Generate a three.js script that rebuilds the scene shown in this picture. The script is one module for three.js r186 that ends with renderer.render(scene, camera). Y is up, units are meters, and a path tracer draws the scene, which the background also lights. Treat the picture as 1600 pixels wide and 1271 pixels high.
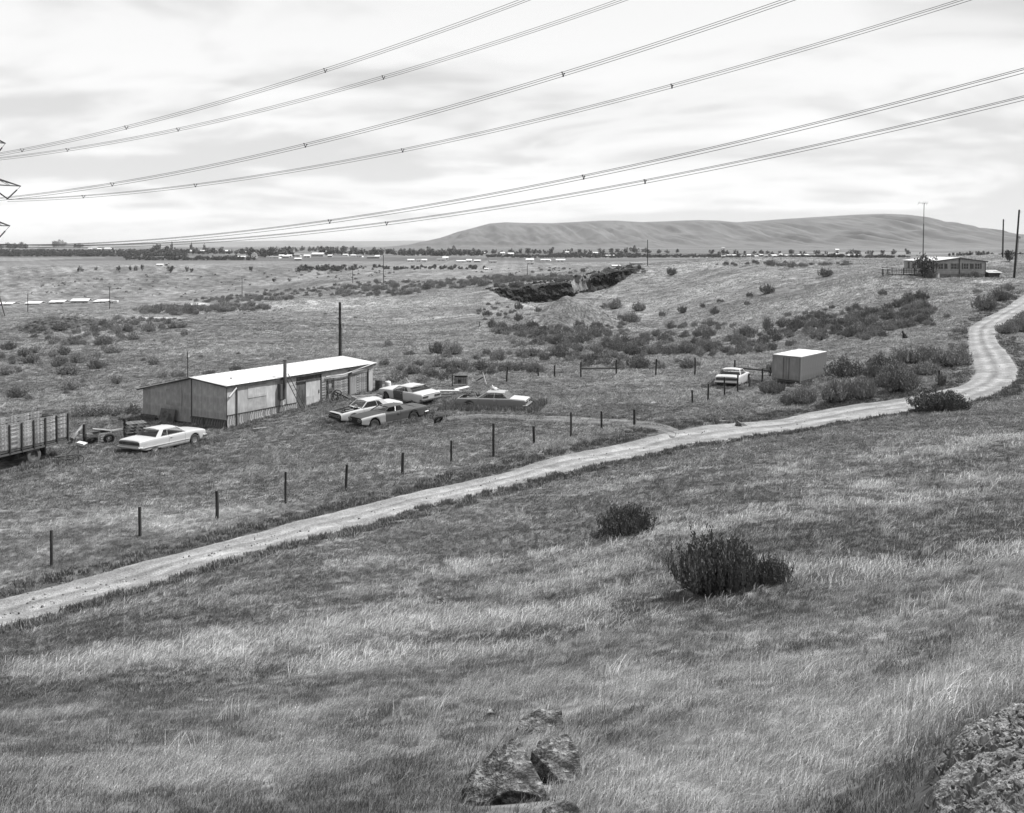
import * as THREE from 'three';
import { mergeGeometries } from 'three/addons/utils/BufferGeometryUtils.js';
import { ConvexGeometry } from 'three/addons/geometries/ConvexGeometry.js';
import { RoundedBoxGeometry } from 'three/addons/geometries/RoundedBoxGeometry.js';
import { MarchingCubes } from 'three/addons/objects/MarchingCubes.js';

// ---------------------------------------------------------------- camera, sky, sun, exposure
const scene = new THREE.Scene();
const camera = new THREE.PerspectiveCamera(43.326, 1600 / 1271, 0.1, 80000);
camera.position.set(0, 0, 0);
camera.lookAt(0, 0, -1);
camera.setViewOffset(1600, 1271, 0, 250.5, 1600, 1271);   // a level view camera with its lens lowered
const renderer = new THREE.WebGLRenderer();
renderer.toneMapping = THREE.LinearToneMapping;
renderer.toneMappingExposure = 1.35;
renderer.shadowMap.enabled = true;

const sunDir = new THREE.Vector3(0.52, 0.84, -0.1).normalize();
const sun = new THREE.DirectionalLight(0xffffff, 5);
sun.position.copy(sunDir).multiplyScalar(300).add(new THREE.Vector3(0, -10, -80));
sun.target.position.set(0, -10, -80);
sun.castShadow = true;
Object.assign(sun.shadow.camera, { left: -140, right: 140, top: 140, bottom: -140, near: 1, far: 700 });
sun.shadow.mapSize.set(4096, 4096);
scene.add(sun, sun.target);

// ---------------------------------------------------------------- noise and random numbers
function rng(seed) { let a = seed >>> 0; return () => { a = (a + 0x6D2B79F5) | 0; let t = Math.imul(a ^ (a >>> 15), 1 | a); t = (t + Math.imul(t ^ (t >>> 7), 61 | t)) ^ t; return ((t ^ (t >>> 14)) >>> 0) / 4294967296; }; }
const hash2 = (i, j) => { let h = Math.imul(i, 374761393) + Math.imul(j, 668265263) | 0; h = Math.imul(h ^ (h >>> 13), 1274126177); return ((h ^ (h >>> 16)) >>> 0) / 4294967296; };
function vn(x, y) { const i = Math.floor(x), j = Math.floor(y); let f = x - i, g = y - j; f = f * f * f * (f * (f * 6 - 15) + 10); g = g * g * g * (g * (g * 6 - 15) + 10);
  const a = hash2(i, j), b = hash2(i + 1, j), c = hash2(i, j + 1), d = hash2(i + 1, j + 1); return a + (b - a) * f + (c - a + (a - b - c + d) * f) * g; }
function fbm(x, y, o = 4) { let s = 0, a = 0.5, n = 0; for (let k = 0; k < o; k++) { s += a * vn(x, y); n += a; a *= 0.5; x = x * 2.03 + 17.3; y = y * 2.03 - 9.1; } return s / n; }
const clamp = (v, a = 0, b = 1) => Math.min(b, Math.max(a, v)), lerp = (a, b, t) => a + (b - a) * t;
const sstep = (a, b, v) => { const t = clamp((v - a) / (b - a)); return t * t * (3 - 2 * t); };

// ---------------------------------------------------------------- the sky: pale haze with thin streaks of altocumulus
{
  const W = 4096, H = 2048, data = new Float32Array(W * H * 4);
  for (let r = 0; r < H; r++) {
    const el = ((r + 0.5) / H - 0.5) * Math.PI, sy = Math.sin(el), cy = Math.cos(el);
    for (let c = 0; c < W; c++) {
      let v = 0.5;
      if (sy > -0.01) {
        const az = ((c + 0.5) / W - 0.5) * 2 * Math.PI, dx = Math.cos(az) * cy, dz = Math.sin(az) * cy, up = Math.max(sy, 0);
        const k = 1 / (up + 0.15), px = dx * k, pz = dz * k;
        const wx = fbm(px * 0.7 + 31, pz * 0.7, 3) * 1.4, wz = fbm(px * 0.6 - 12, pz * 0.6 + 8, 3) * 1.4;
        const n = fbm(px * 0.9 + wx + 5.2, pz * 1.1 + wz + 1.7, 6), fine = fbm(px * 3.4 + wx * 2, pz * 4.2 + wz * 2 + 40, 5), big = fbm(px * 0.3 - 7, pz * 0.35 + 3, 3);
        const dens = n * 0.62 + fine * 0.3 + (big - 0.5) * 0.5 + 0.06, cover = sstep(0.4, 0.6, dens);
        const clear = 0.28 + 0.32 * Math.exp(-up * 1.5) + 0.05 * Math.exp(-up * 14);
        const belly = sstep(0.42, 0.72, fbm(px * 1.3 + 60 + wx, pz * 2.2 - 20 + wz, 5)) * sstep(0.5, 0.75, dens);      // thicker, greyer parts of the cloud
        const cloud = (0.84 - 0.28 * belly) * (0.5 + 0.5 * Math.exp(-up * 1.3));
        v = lerp(clear, cloud, cover * 0.85);
      }
      const o = (r * W + c) * 4; data[o] = data[o + 1] = data[o + 2] = v; data[o + 3] = 1;
    }
  }
  const t = new THREE.DataTexture(data, W, H, THREE.RGBAFormat, THREE.FloatType);
  t.mapping = THREE.EquirectangularReflectionMapping; t.magFilter = THREE.LinearFilter; t.minFilter = THREE.LinearFilter; t.needsUpdate = true;
  scene.background = t; scene.environment = t;
}

// ---------------------------------------------------------------- helpers
const taken = {};
function numbered(n) { if (taken[n] === undefined) { taken[n] = 0; return n; } taken[n]++; return n + '_' + String(taken[n]).padStart(3, '0'); }
function tag(o, label, category, group, kind) { o.userData.label = label; if (category) o.userData.category = category; if (group) o.userData.group = group; if (kind) o.userData.kind = kind; return o; }
function top(o, name, label, category, group, kind) { o.name = numbered(name); tag(o, label, category, group, kind); scene.add(o); return o; }
function thing(name, label, category, group) { return top(new THREE.Group(), name, label, category, group); }
function part(name, geo, mat, parent, label) { const m = new THREE.Mesh(Array.isArray(geo) ? merge(geo) : geo, mat); m.name = name; m.castShadow = m.receiveShadow = true; if (label) m.userData.label = label; parent.add(m); return m; }
function merge(gs) { return gs.length === 1 ? gs[0] : mergeGeometries(gs.map((g) => { g = g.index ? g.toNonIndexed() : g; for (const k of Object.keys(g.attributes)) if (!['position', 'normal', 'uv'].includes(k)) g.deleteAttribute(k); if (!g.attributes.uv) g.setAttribute('uv', new THREE.BufferAttribute(new Float32Array(g.attributes.position.count * 2), 2)); return g; })); }
const V = (x, y, z) => new THREE.Vector3(x, y, z);
function box(w, h, d, x = 0, y = 0, z = 0, rx = 0, ry = 0, rz = 0) { const g = new THREE.BoxGeometry(w, h, d); if (rx || ry || rz) g.applyMatrix4(new THREE.Matrix4().makeRotationFromEuler(new THREE.Euler(rx, ry, rz))); g.translate(x, y, z); return g; }
function rbox(w, h, d, r, x = 0, y = 0, z = 0, rx = 0, ry = 0, rz = 0) { const g = new RoundedBoxGeometry(w, h, d, 2, r); if (rx || ry || rz) g.applyMatrix4(new THREE.Matrix4().makeRotationFromEuler(new THREE.Euler(rx, ry, rz))); g.translate(x, y, z); return g; }
function rod(p, q, r0, r1 = r0, seg = 6) { const d = q.clone().sub(p), g = new THREE.CylinderGeometry(r1, r0, d.length(), seg); g.applyQuaternion(new THREE.Quaternion().setFromUnitVectors(V(0, 1, 0), d.clone().normalize())); const m = p.clone().add(q).multiplyScalar(0.5); g.translate(m.x, m.y, m.z); return g; }
function beam(p, q, w, h) { const d = q.clone().sub(p), g = new THREE.BoxGeometry(w, d.length(), h); g.applyQuaternion(new THREE.Quaternion().setFromUnitVectors(V(0, 1, 0), d.clone().normalize())); const m = p.clone().add(q).multiplyScalar(0.5); g.translate(m.x, m.y, m.z); return g; }
function cyl(r0, r1, h, seg, x, y, z, rx = 0, ry = 0, rz = 0) { const g = new THREE.CylinderGeometry(r1, r0, h, seg); if (rx || ry || rz) g.applyMatrix4(new THREE.Matrix4().makeRotationFromEuler(new THREE.Euler(rx, ry, rz))); g.translate(x, y, z); return g; }
function poly(pts, flip) { const p = [], n = pts.length; for (let i = 1; i < n - 1; i++) { const t = flip ? [pts[0], pts[i + 1], pts[i]] : [pts[0], pts[i], pts[i + 1]]; for (const v of t) p.push(v.x, v.y, v.z); } const g = new THREE.BufferGeometry(); g.setAttribute('position', new THREE.Float32BufferAttribute(p, 3)); g.setAttribute('uv', new THREE.Float32BufferAttribute(new Float32Array(p.length / 3 * 2), 2)); g.computeVertexNormals(); return g; }
const grey = (v) => new THREE.Color().setRGB(v, v, v);
function tex(size, f, rep = 1, srgb = true) { const d = new Uint8Array(size * size * 4); for (let j = 0; j < size; j++) for (let i = 0; i < size; i++) { const v = clamp(f(i / size, j / size)) * 255; const o = (j * size + i) * 4; d[o] = d[o + 1] = d[o + 2] = v; d[o + 3] = 255; }
  const t = new THREE.DataTexture(d, size, size); t.wrapS = t.wrapT = THREE.RepeatWrapping; t.magFilter = THREE.LinearFilter; t.minFilter = THREE.LinearMipmapLinearFilter; t.generateMipmaps = true; if (srgb) t.colorSpace = THREE.SRGBColorSpace; t.repeat.set(rep, rep); t.needsUpdate = true; return t; }
// noise that tiles on the unit square
const tfbm = (u, v, f, o = 4, sx = 1, sy = 1) => { let s = 0, a = 0.5, n = 0; for (let k = 0; k < o; k++) { const P = f * (1 << k), X = u * P * sx, Y = v * P * sy, i = Math.floor(X), j = Math.floor(Y); let p = X - i, q = Y - j; p = p * p * (3 - 2 * p); q = q * q * (3 - 2 * q); const w = (a, m) => ((a % m) + m) % m, Px = P * sx, Py = P * sy;
  const A = hash2(w(i, Px) + k * 71, w(j, Py)), B = hash2(w(i + 1, Px) + k * 71, w(j, Py)), C = hash2(w(i, Px) + k * 71, w(j + 1, Py)), D = hash2(w(i + 1, Px) + k * 71, w(j + 1, Py)); s += a * (A + (B - A) * p + (C - A + (A - B - C + D) * p) * q); n += a; a *= 0.55; } return s / n; };
const T = {
  soil: tex(1024, (u, v) => 0.52 + 0.62 * (tfbm(u, v, 8, 7) - 0.5) + 0.75 * (tfbm(u, v, 64, 3) - 0.5) + 0.25),
  gravel: tex(1024, (u, v) => 0.78 + 0.35 * (tfbm(u, v, 6, 5) - 0.5) + 0.5 * (tfbm(u, v, 90, 3) - 0.5)),
  rough: tex(512, (u, v) => tfbm(u, v, 10, 6), 1, false),
  rust: tex(512, (u, v) => 0.9 - 0.5 * sstep(0.5, 0.75, tfbm(u, v, 3, 6)) * 0.6 + 0.28 * (tfbm(u, v, 2, 5, 14, 1) - 0.5)),
  wood: tex(512, (u, v) => 0.75 + 0.9 * (tfbm(u, v, 2, 5, 20, 1) - 0.5) + 0.35 * (tfbm(u, v, 3, 4) - 0.5)),
  peel: tex(512, (u, v) => sstep(0.42, 0.56, tfbm(u, v, 2, 6, 12, 1) * 0.7 + tfbm(u, v, 4, 5) * 0.3) * 0.62 + 0.34 + 0.2 * (tfbm(u, v, 2, 5, 26, 1) - 0.5)),
  lichen: tex(1024, (u, v) => 0.6 + 1.5 * (tfbm(u, v, 20, 5) - 0.5) + 0.6 * (tfbm(u, v, 70, 3) - 0.5) + 0.5 * (tfbm(u, v, 5, 4) - 0.5)),
  sheet: tex(512, (u, v) => 0.86 + 0.22 * (tfbm(u, v, 2, 4, 10, 1) - 0.5) + 0.2 * (tfbm(u, v, 4, 5) - 0.5)),
};
function mat(v, o = {}) { const { map, bump, bs = 0.01, rep, ...rest } = o; const m = new THREE.MeshStandardMaterial({ color: grey(v), roughness: 0.9, metalness: 0, side: THREE.DoubleSide, ...rest });
  const use = (t) => { if (!rep) return t; const c = t.clone(); c.repeat.set(rep, rep); c.needsUpdate = true; return c; };
  if (map) m.map = use(T[map]); if (bump) { m.bumpMap = use(T[bump]); m.bumpScale = bs; } return m; }

// ---------------------------------------------------------------- the lie of the land
// For lines of sight fanning out over the land: distance in metres and how far the ground lies below eye level there, as tangent * 1600 + 385
const COLS = {
  '-700': [[5, 1535], [8, 1290], [12, 1180], [17, 1110], [25, 1035], [33, 985], [38, 915], [48, 800], [58, 730], [70, 675], [90, 615], [130, 552], [200, 515], [300, 500], [400, 490], [560, 478], [620, 466], [700, 436], [760, 421], [1000, 408], [1400, 397], [1800, 392.5], [2500, 389.5], [5000, 387], [9000, 386], [40000, 385.3]],
  '0': [[5, 1535], [8, 1290], [12, 1175], [17, 1100], [25, 1022], [33, 976], [36.1, 931], [38.5, 901], [46, 818], [55, 751], [70, 673], [90, 612], [130, 548], [200, 510], [300, 495], [400, 487], [560, 477], [620, 465], [700, 432], [760, 420], [1000, 408], [1400, 397], [1800, 392.5], [2500, 389.5], [5000, 387], [9000, 386], [40000, 385.3]],
  '200': [[5, 1535], [8, 1290], [12, 1165], [17, 1085], [25, 1000], [35.9, 920], [39.4, 880], [50, 785], [60, 718], [70, 672], [90, 615], [130, 548], [200, 512], [300, 491], [400, 483], [520, 475], [610, 462], [700, 432], [760, 418], [1000, 407], [1400, 397], [1800, 392.5], [2500, 389.5], [5000, 387], [9000, 386], [40000, 385.3]],
  '400': [[5, 1535], [8, 1290], [12, 1160], [17, 1070], [25, 972], [33, 907], [39.3, 869], [42.7, 838], [55, 742], [70, 667], [82, 622], [100, 584], [140, 540], [200, 507], [270, 489], [350, 477], [440, 472], [520, 466], [620, 448], [720, 426], [800, 416], [1000, 407], [1400, 397], [1800, 392.5], [2500, 389.5], [5000, 387], [9000, 386], [40000, 385.3]],
  '600': [[5, 1532], [8, 1285], [12, 1145], [17, 1045], [25, 950], [33, 882], [43.5, 814], [47.4, 783], [55, 723], [70, 655], [84, 609], [110, 565], [150, 534], [200, 513], [260, 491], [330, 467], [380, 446], [450, 440], [600, 430], [800, 417], [1000, 407], [1400, 397], [1800, 392.5], [2500, 389.5], [5000, 387], [9000, 386], [40000, 385.3]],
  '800': [[5, 1528], [8, 1280], [12, 1125], [17, 1025], [25, 930], [35, 857], [48.4, 764], [52, 738], [60, 690], [68, 655], [80, 612], [100, 577], [130, 547], [170, 520], [220, 495], [260, 478], [290, 464], [327, 445], [400, 436], [500, 429], [700, 418], [1000, 407], [1400, 398], [1800, 393], [2500, 390], [5000, 387], [9000, 386], [40000, 385.3]],
  '1000': [[5, 1512], [8, 1270], [12, 1100], [17, 990], [25, 888], [35, 810], [45, 758], [55.8, 712], [62, 682], [68, 652], [80, 609], [95, 580], [120, 556], [160, 527], [200, 505], [240, 484], [280, 463], [320, 438], [360, 416], [420, 414], [700, 410], [1000, 406], [1400, 398], [1800, 393], [2500, 390], [5000, 387.5], [9000, 386], [40000, 385.3]],
  '1200': [[5, 1485], [8, 1255], [12, 1075], [17, 960], [25, 853], [35, 780], [50, 710], [65, 662], [71, 641], [80, 608], [95, 577], [120, 542], [150, 508], [190, 470], [240, 435], [300, 412], [360, 404], [500, 404], [1000, 402], [1400, 397], [1800, 393], [2500, 390], [5000, 388], [9000, 386], [40000, 385.3]],
  '1400': [[4.5, 1445], [6, 1290], [8, 1180], [12, 1040], [17, 925], [30, 790], [50, 692], [66, 637], [70.5, 619], [80, 580], [95, 543], [115, 510], [135, 480], [150, 456], [162, 433], [200, 422], [300, 410], [500, 404], [1000, 401], [1400, 397], [1800, 393], [2500, 390], [5000, 388], [9000, 386], [40000, 385.3]],
  '1600': [[4.5, 1300], [6, 1180], [8, 1095], [12, 985], [17, 893], [30, 768], [50, 672], [66, 620], [74, 590], [85, 552], [100, 516], [125, 470], [145, 448], [162, 432], [200, 417], [250, 404], [350, 401], [500, 400], [1000, 398], [1400, 396], [1800, 393], [2500, 390], [5000, 388], [9000, 386], [40000, 385.3]],
  '2300': [[4.5, 1230], [6, 1130], [8, 1060], [12, 965], [17, 880], [30, 760], [50, 666], [66, 616], [74, 588], [85, 552], [100, 516], [125, 472], [145, 450], [162, 434], [200, 417], [250, 404], [350, 401], [500, 400], [1000, 398], [1400, 396], [1800, 393], [2500, 390], [5000, 388], [9000, 386], [40000, 385.3]],
};
const colPx = Object.keys(COLS).map(Number).sort((a, b) => a - b);
const colFit = colPx.map((p) => { // monotone cubic of tangent against log distance
  const a = COLS[p], X = a.map((q) => Math.log(q[0])), Y = a.map((q) => (q[1] - 385) / 1600), n = X.length, d = [], m = [];
  for (let i = 0; i < n - 1; i++) d.push((Y[i + 1] - Y[i]) / (X[i + 1] - X[i]));
  m[0] = d[0]; m[n - 1] = d[n - 2];
  for (let i = 1; i < n - 1; i++) m[i] = d[i - 1] * d[i] <= 0 ? 0 : 2 / (1 / d[i - 1] + 1 / d[i]);
  return (L) => { if (L <= X[0]) return Y[0]; if (L >= X[n - 1]) return Y[n - 1]; let i = 0; while (L > X[i + 1]) i++; const h = X[i + 1] - X[i], t = (L - X[i]) / h, t2 = t * t, t3 = t2 * t;
    return Y[i] * (2 * t3 - 3 * t2 + 1) + h * m[i] * (t3 - 2 * t2 + t) + Y[i + 1] * (-2 * t3 + 3 * t2) + h * m[i + 1] * (t3 - t2); };
});
function rowDrops(D) { const De = Math.max(D, 4.5), L = Math.log(De); return colFit.map((f) => { let d = f(L) * De; if (D < 5) d = lerp(d, 1.75 + Math.max(-2, D) * 0.02, sstep(5, -1, D)); return d; }); }
function acrossDrop(drops, px) { px = clamp(px, colPx[0] + 1e-3, colPx[colPx.length - 1] - 1e-3); let i = 0; while (px > colPx[i + 1]) i++;
  const x1 = colPx[i], x2 = colPx[i + 1], y1 = drops[i], y2 = drops[i + 1], h = x2 - x1, t = (px - x1) / h;
  const s = (y2 - y1) / h, sa = i > 0 ? (y1 - drops[i - 1]) / (x1 - colPx[i - 1]) : s, sb = i < colPx.length - 2 ? (drops[i + 2] - y2) / (colPx[i + 2] - x2) : s;
  const m1 = sa * s <= 0 ? 0 : 2 * sa * s / (sa + s), m2 = sb * s <= 0 ? 0 : 2 * sb * s / (sb + s), t2 = t * t, t3 = t2 * t;
  return y1 * (2 * t3 - 3 * t2 + 1) + h * m1 * (t3 - 2 * t2 + t) + y2 * (-2 * t3 + 3 * t2) + h * m2 * (t3 - t2); }
const lin = (pts, x) => { if (x <= pts[0][0]) return pts[0][1]; for (let i = 0; i < pts.length - 1; i++) if (x <= pts[i + 1][0]) return lerp(pts[i][1], pts[i + 1][1], (x - pts[i][0]) / (pts[i + 1][0] - pts[i][0])); return pts[pts.length - 1][1]; };
// the quarry: a bowl with a gentle near side and a steep far wall
const pitNear = (px) => lin([[755, 320], [775, 304], [800, 284], [830, 260], [850, 236], [915, 236], [935, 280], [960, 312], [1000, 348]], px);
const pitWall = (px) => lin([[752, 322], [775, 326], [810, 329], [860, 329], [893, 326], [905, 333], [930, 342], [970, 345], [1005, 352]], px);
const pitFar = (px) => lin([[752, 452], [775, 466], [800, 474], [840, 473], [870, 469], [893, 463], [905, 457], [930, 454], [970, 443], [1005, 430]], px);
const pitFloor = (px, D) => lerp(492, pitFar(px), clamp((D - 238) / (pitWall(px) - 238)) ** 0.85);
const MOUNDS = [ // px of the summit's line of sight, distance, radius across, radius along, height
  [85, 172, 8.5, 7, 2.7], [140, 176, 8, 6, 1.2], [892, 192, 6.0, 5, 4.3], [866, 188, 6, 5, 1.7], [930, 196, 6, 6, 1.7], [330, 320, 26, 12, 1.8], [470, 300, 30, 14, 2.0], [700, 255, 20, 10, 1.6], [1340, 96, 9, 4, 0.5],
];
const DS = []; for (let D = -14; D < 45000;) { DS.push(D); D += D < 1.5 ? 0.5 : D < 12 ? 0.16 : D < 150 ? Math.max(0.16, D * 0.0125) : D < 262 ? D * 0.011 : D < 358 ? 1.1 : D < 700 ? D * 0.011 : D * 0.03; }
const NU = 460, US = (j) => (j / NU * 2 - 1) * 1.0, APEX = 25;
const Yg = new Float64Array(DS.length * (NU + 1));
for (let i = 0; i < DS.length; i++) {
  const D = DS[i], drops = rowDrops(D), De = Math.max(D, 5);
  for (let j = 0; j <= NU; j++) {
    const x = US(j) * (D + APEX), px = 800 + 1600 * x / De; let y = -acrossDrop(drops, px);
    const amp = sstep(2, 20, D);
    y += (fbm(x * 0.5, D * 0.5, 3) - 0.5) * 0.14 + (fbm(x * 0.09 + 40, D * 0.09, 3) - 0.5) * 0.5 * amp;
    if (D > 90 && D < 900) y += (fbm(x * 0.035 + 9, D * 0.035 + 3, 4) - 0.5) * 2.2 * sstep(90, 200, D) * sstep(900, 500, D);
    if (D > 480 && D < 800 && px < 700) y += (fbm(x * 0.02, D * 0.006 + 5, 4) - 0.5) * 5 * sstep(480, 620, D) * sstep(800, 720, D);   // gullies in the valley side
    for (const [mp, md, rx, rd, h] of MOUNDS) { const q = ((x - (mp - 800) / 1600 * md) / rx) ** 2 + ((D - md) / rd) ** 2; if (q < 9) y += h * Math.exp(-q * 1.1) * (0.9 + 0.25 * fbm(x * 0.4, D * 0.4, 3)); }
    if (D > 232 && D < 360 && px > 752 && px < 1005) { const w = sstep(0, 14, D - pitNear(px)) * (1 - sstep(0, 2.4, D - pitWall(px))); const f = -(pitFloor(px, D) - 385) / 1600 * D + (fbm(x * 0.15, D * 0.15, 3) - 0.5) * 0.5; if (f < y) y = lerp(y, f, w); }
    Yg[i * (NU + 1) + j] = y;
  }
}
function cellOf(x, z) { const D = clamp(-z, DS[0], DS[DS.length - 2]); let lo = 0, hi = DS.length - 2; while (lo < hi) { const m = (lo + hi + 1) >> 1; if (DS[m] <= D) lo = m; else hi = m - 1; } return [lo, D]; }
function gy(x, z) { const [i, D] = cellOf(x, z), f = (D - DS[i]) / (DS[i + 1] - DS[i]), at = (k) => { const u = clamp((x / (DS[k] + APEX) + 1) / 2 * NU, 0, NU - 1e-6), j = Math.floor(u), g = u - j, o = k * (NU + 1) + j; return Yg[o] + (Yg[o + 1] - Yg[o]) * g; }; return lerp(at(i), at(i + 1), f); }
// where the line of sight through a point of the photograph meets the land
function spot(px, py, from = 3) { const u = (px - 800) / 1600, v = (py - 385) / 1600; let a = from, D = from; while (D < 40000) { if (gy(u * D, -D) >= -v * D) break; a = D; D *= 1.006; }
  let b = D; for (let k = 0; k < 24; k++) { const m = (a + b) / 2; if (gy(u * m, -m) >= -v * m) b = m; else a = m; } const x = u * b; return { x, z: -b, y: gy(x, -b), D: b, s: b / 1600 }; }

// ---------------------------------------------------------------- roads
function catmull(pts, n) { return new THREE.CatmullRomCurve3(pts, false, 'centripetal').getPoints(n); }
const ROAD = [[-90, 956, -90, 998], [0, 934.7, 0, 973.8], [125, 903, 125, 945], [250, 870.6, 250, 908], [375, 838, 375, 868], [500, 805, 500, 838], [640, 770.5, 640, 797], [780, 740.5, 790, 762], [885, 710, 895, 737], [990, 688, 1000, 714], [1060, 672, 1070, 698], [1109, 663, 1120, 691], [1190, 657, 1214, 677], [1280, 641, 1317, 660], [1393, 624, 1405, 643], [1458, 611.5, 1480, 632], [1500, 602, 1532, 622], [1520, 588, 1576, 605], [1520, 573, 1594, 580], [1514, 555, 1580, 556], [1510, 527, 1560, 531], [1515, 510, 1562, 513], [1535, 498, 1577, 501], [1563, 484, 1601, 486], [1600, 460, 1645, 468], [1650, 445, 1700, 452]];
const TRACK = [[1062, 668, 1052, 690], [1030, 661, 1020, 672], [985, 656, 978, 666], [930, 653, 928, 663], [870, 650, 866, 660], [810, 648, 806, 656], [750, 647, 746, 654], [700, 650, 698, 656]];
const onWay = new Map();   // cells of 1 m that a road covers, for keeping grass off it
function wayEdges(def, n) { const e = [0, 2].map((k) => catmull(def.map((q) => { const s = spot(q[k], q[k + 1], 20); return V(s.x, s.y, s.z); }), n)); return e; }
const roadE = wayEdges(ROAD, 700), trackE = wayEdges(TRACK, 160);
const wayCells = []; // [x,z,halfwidth,kind]
function mark(edges, kind) { const [a, b] = edges; for (let i = 0; i < a.length; i++) { const cx = (a[i].x + b[i].x) / 2, cz = (a[i].z + b[i].z) / 2, q = Math.min(i + 1, a.length - 1), p = Math.max(i - 1, 0), tx = a[q].x + b[q].x - a[p].x - b[p].x, tz = a[q].z + b[q].z - a[p].z - b[p].z, tl = Math.hypot(tx, tz) || 1, hw = Math.abs((a[i].x - b[i].x) * tz - (a[i].z - b[i].z) * tx) / tl / 2; const rec = [cx, cz, hw, kind]; for (let X = Math.floor((cx - hw - 4) / 4); X <= Math.floor((cx + hw + 4) / 4); X++) for (let Z = Math.floor((cz - hw - 4) / 4); Z <= Math.floor((cz + hw + 4) / 4); Z++) { const k = X + ',' + Z; (onWay.get(k) ?? onWay.set(k, []).get(k)).push(rec); } } }
// how far a point lies outside the road's edge (negative on it)
function roadDist(x, z, kind) { const l = onWay.get(Math.floor(x / 4) + ',' + Math.floor(z / 4)); if (!l) return 9; let m = 9; for (const r of l) { if (kind !== undefined && r[3] !== kind) continue; const d = Math.hypot(x - r[0], z - r[1]) - r[2]; if (d < m) m = d; } return m; }
mark(roadE, 0); mark(trackE, 1);

const patchAt = (list, x, D, y) => { const px = 800 + 1600 * x / D, py = 385 - 1600 * y / D; return list.some(([a, b, rx, ry]) => ((px - a) / rx) ** 2 + ((py - b) / ry) ** 2 < 0.8); };
// ---------------------------------------------------------------- ground: one sheet to the horizon
const kind = (o, k) => { o.userData.kind = k; return o; };
function struct(name, geo, m, label) { const o = new THREE.Mesh(geo, m); o.castShadow = o.receiveShadow = true; top(o, name, label, undefined, undefined, 'structure'); return o; }
// where pale dry grass grows among the darker green: 0 .. 1
const DRYSPOTS = [[330, 1010, 2.4, 1.3, 0.75], [150, 1040, 2.4, 1.2, 0.6], [520, 985, 2.4, 1.2, 0.6], [650, 1030, 1.2, 0.7, 0.4], [820, 965, 2.2, 1.2, 0.65], [560, 1035, 1.5, 0.8, 0.5], [60, 1120, 0.9, 0.5, 0.45], [430, 1195, 0.5, 0.35, 0.45], [1180, 1240, 0.8, 0.6, 0.55], [1050, 1220, 0.7, 0.5, 0.5], [1330, 1140, 0.7, 0.8, 0.7], [1440, 1110, 0.6, 0.7, 0.9], [1280, 1190, 0.7, 0.8, 0.6], [1560, 1040, 0.9, 0.8, 0.5], [1550, 890, 1.8, 1.2, 0.4], [270, 820, 1.4, 1, 0.8], [230, 790, 1.5, 0.8, 0.55], [980, 920, 1.0, 0.7, 0.55], [930, 905, 1.3, 0.8, 0.4], [960, 880, 1.8, 1.0, 0.35], [480, 740, 2.2, 1.3, 0.5], [620, 730, 2.4, 1.4, 0.55], [940, 625, 6, 2.2, 0.7], [1080, 618, 4, 2.2, 0.6], [1180, 625, 3, 2, 0.5], [860, 690, 2.5, 1.6, 0.5], [700, 690, 4, 2, 0.45], [420, 700, 3, 1.2, 0.4], [470, 477, 26, 14, 0.7], [560, 471, 26, 14, 0.7], [660, 475, 24, 12, 0.6], [1090, 416, 26, 14, 0.7], [1230, 482, 14, 9, 0.6], [420, 548, 14, 7, 0.4], [620, 520, 18, 9, 0.35], [1050, 470, 20, 14, 0.4], [1150, 440, 22, 14, 0.4], [690, 498, 14, 8, 0.4], [1330, 455, 10, 7, 0.5], [1470, 450, 8, 6, 0.3]].map(([px, py, rx, rz, a]) => { const s = spot(px, py), k = py > 980 ? 1.4 : 1; return [s.x, s.z, rx * k, rz * k, a]; });
function dryness(x, z) { const D = -z; let d = 0.85 * (fbm(x * 0.11 + 3, z * 0.16, 4) - 0.5) + 1.1 * (fbm(x * 0.7 + 8, z * 0.7, 3) - 0.5) + 0.22;
  for (const [cx, cz, rx, rz, a] of DRYSPOTS) { const q = ((x - cx) / rx) ** 2 + ((z - cz) / rz) ** 2; if (q < 6) d += a * Math.exp(-q); }
  const r = roadDist(x, z, 0); if (r < 2.2 && D < 75) d -= 0.35 * sstep(2.2, 0.2, r);
  return clamp(d); }
const PALE = [[310, 476.5, 20, 3.5, 0.42], [250, 497, 45, 1.3, 0.36], [200, 502, 30, 1.2, 0.34], [560, 470, 70, 5, 0.24], [470, 476, 50, 6, 0.24], [660, 474, 60, 5, 0.22], [1090, 415, 50, 4, 0.24], [1570, 439, 50, 4, 0.34], [1518, 466, 3, 14, 0.3], [1230, 482, 60, 12, 0.21], [940, 463, 25, 4, 0.25], [1385, 520, 60, 3, 0.25], [830, 478, 25, 4, 0.27]];
const DARKP = [[100, 507, 55, 13, 0.035], [60, 515, 34, 9, 0.035], [890, 496, 44, 15, 0.1], [880, 469, 40, 8, 0.1], [400, 532, 45, 3, 0.08], [1210, 455, 60, 4, 0.1]];
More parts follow.
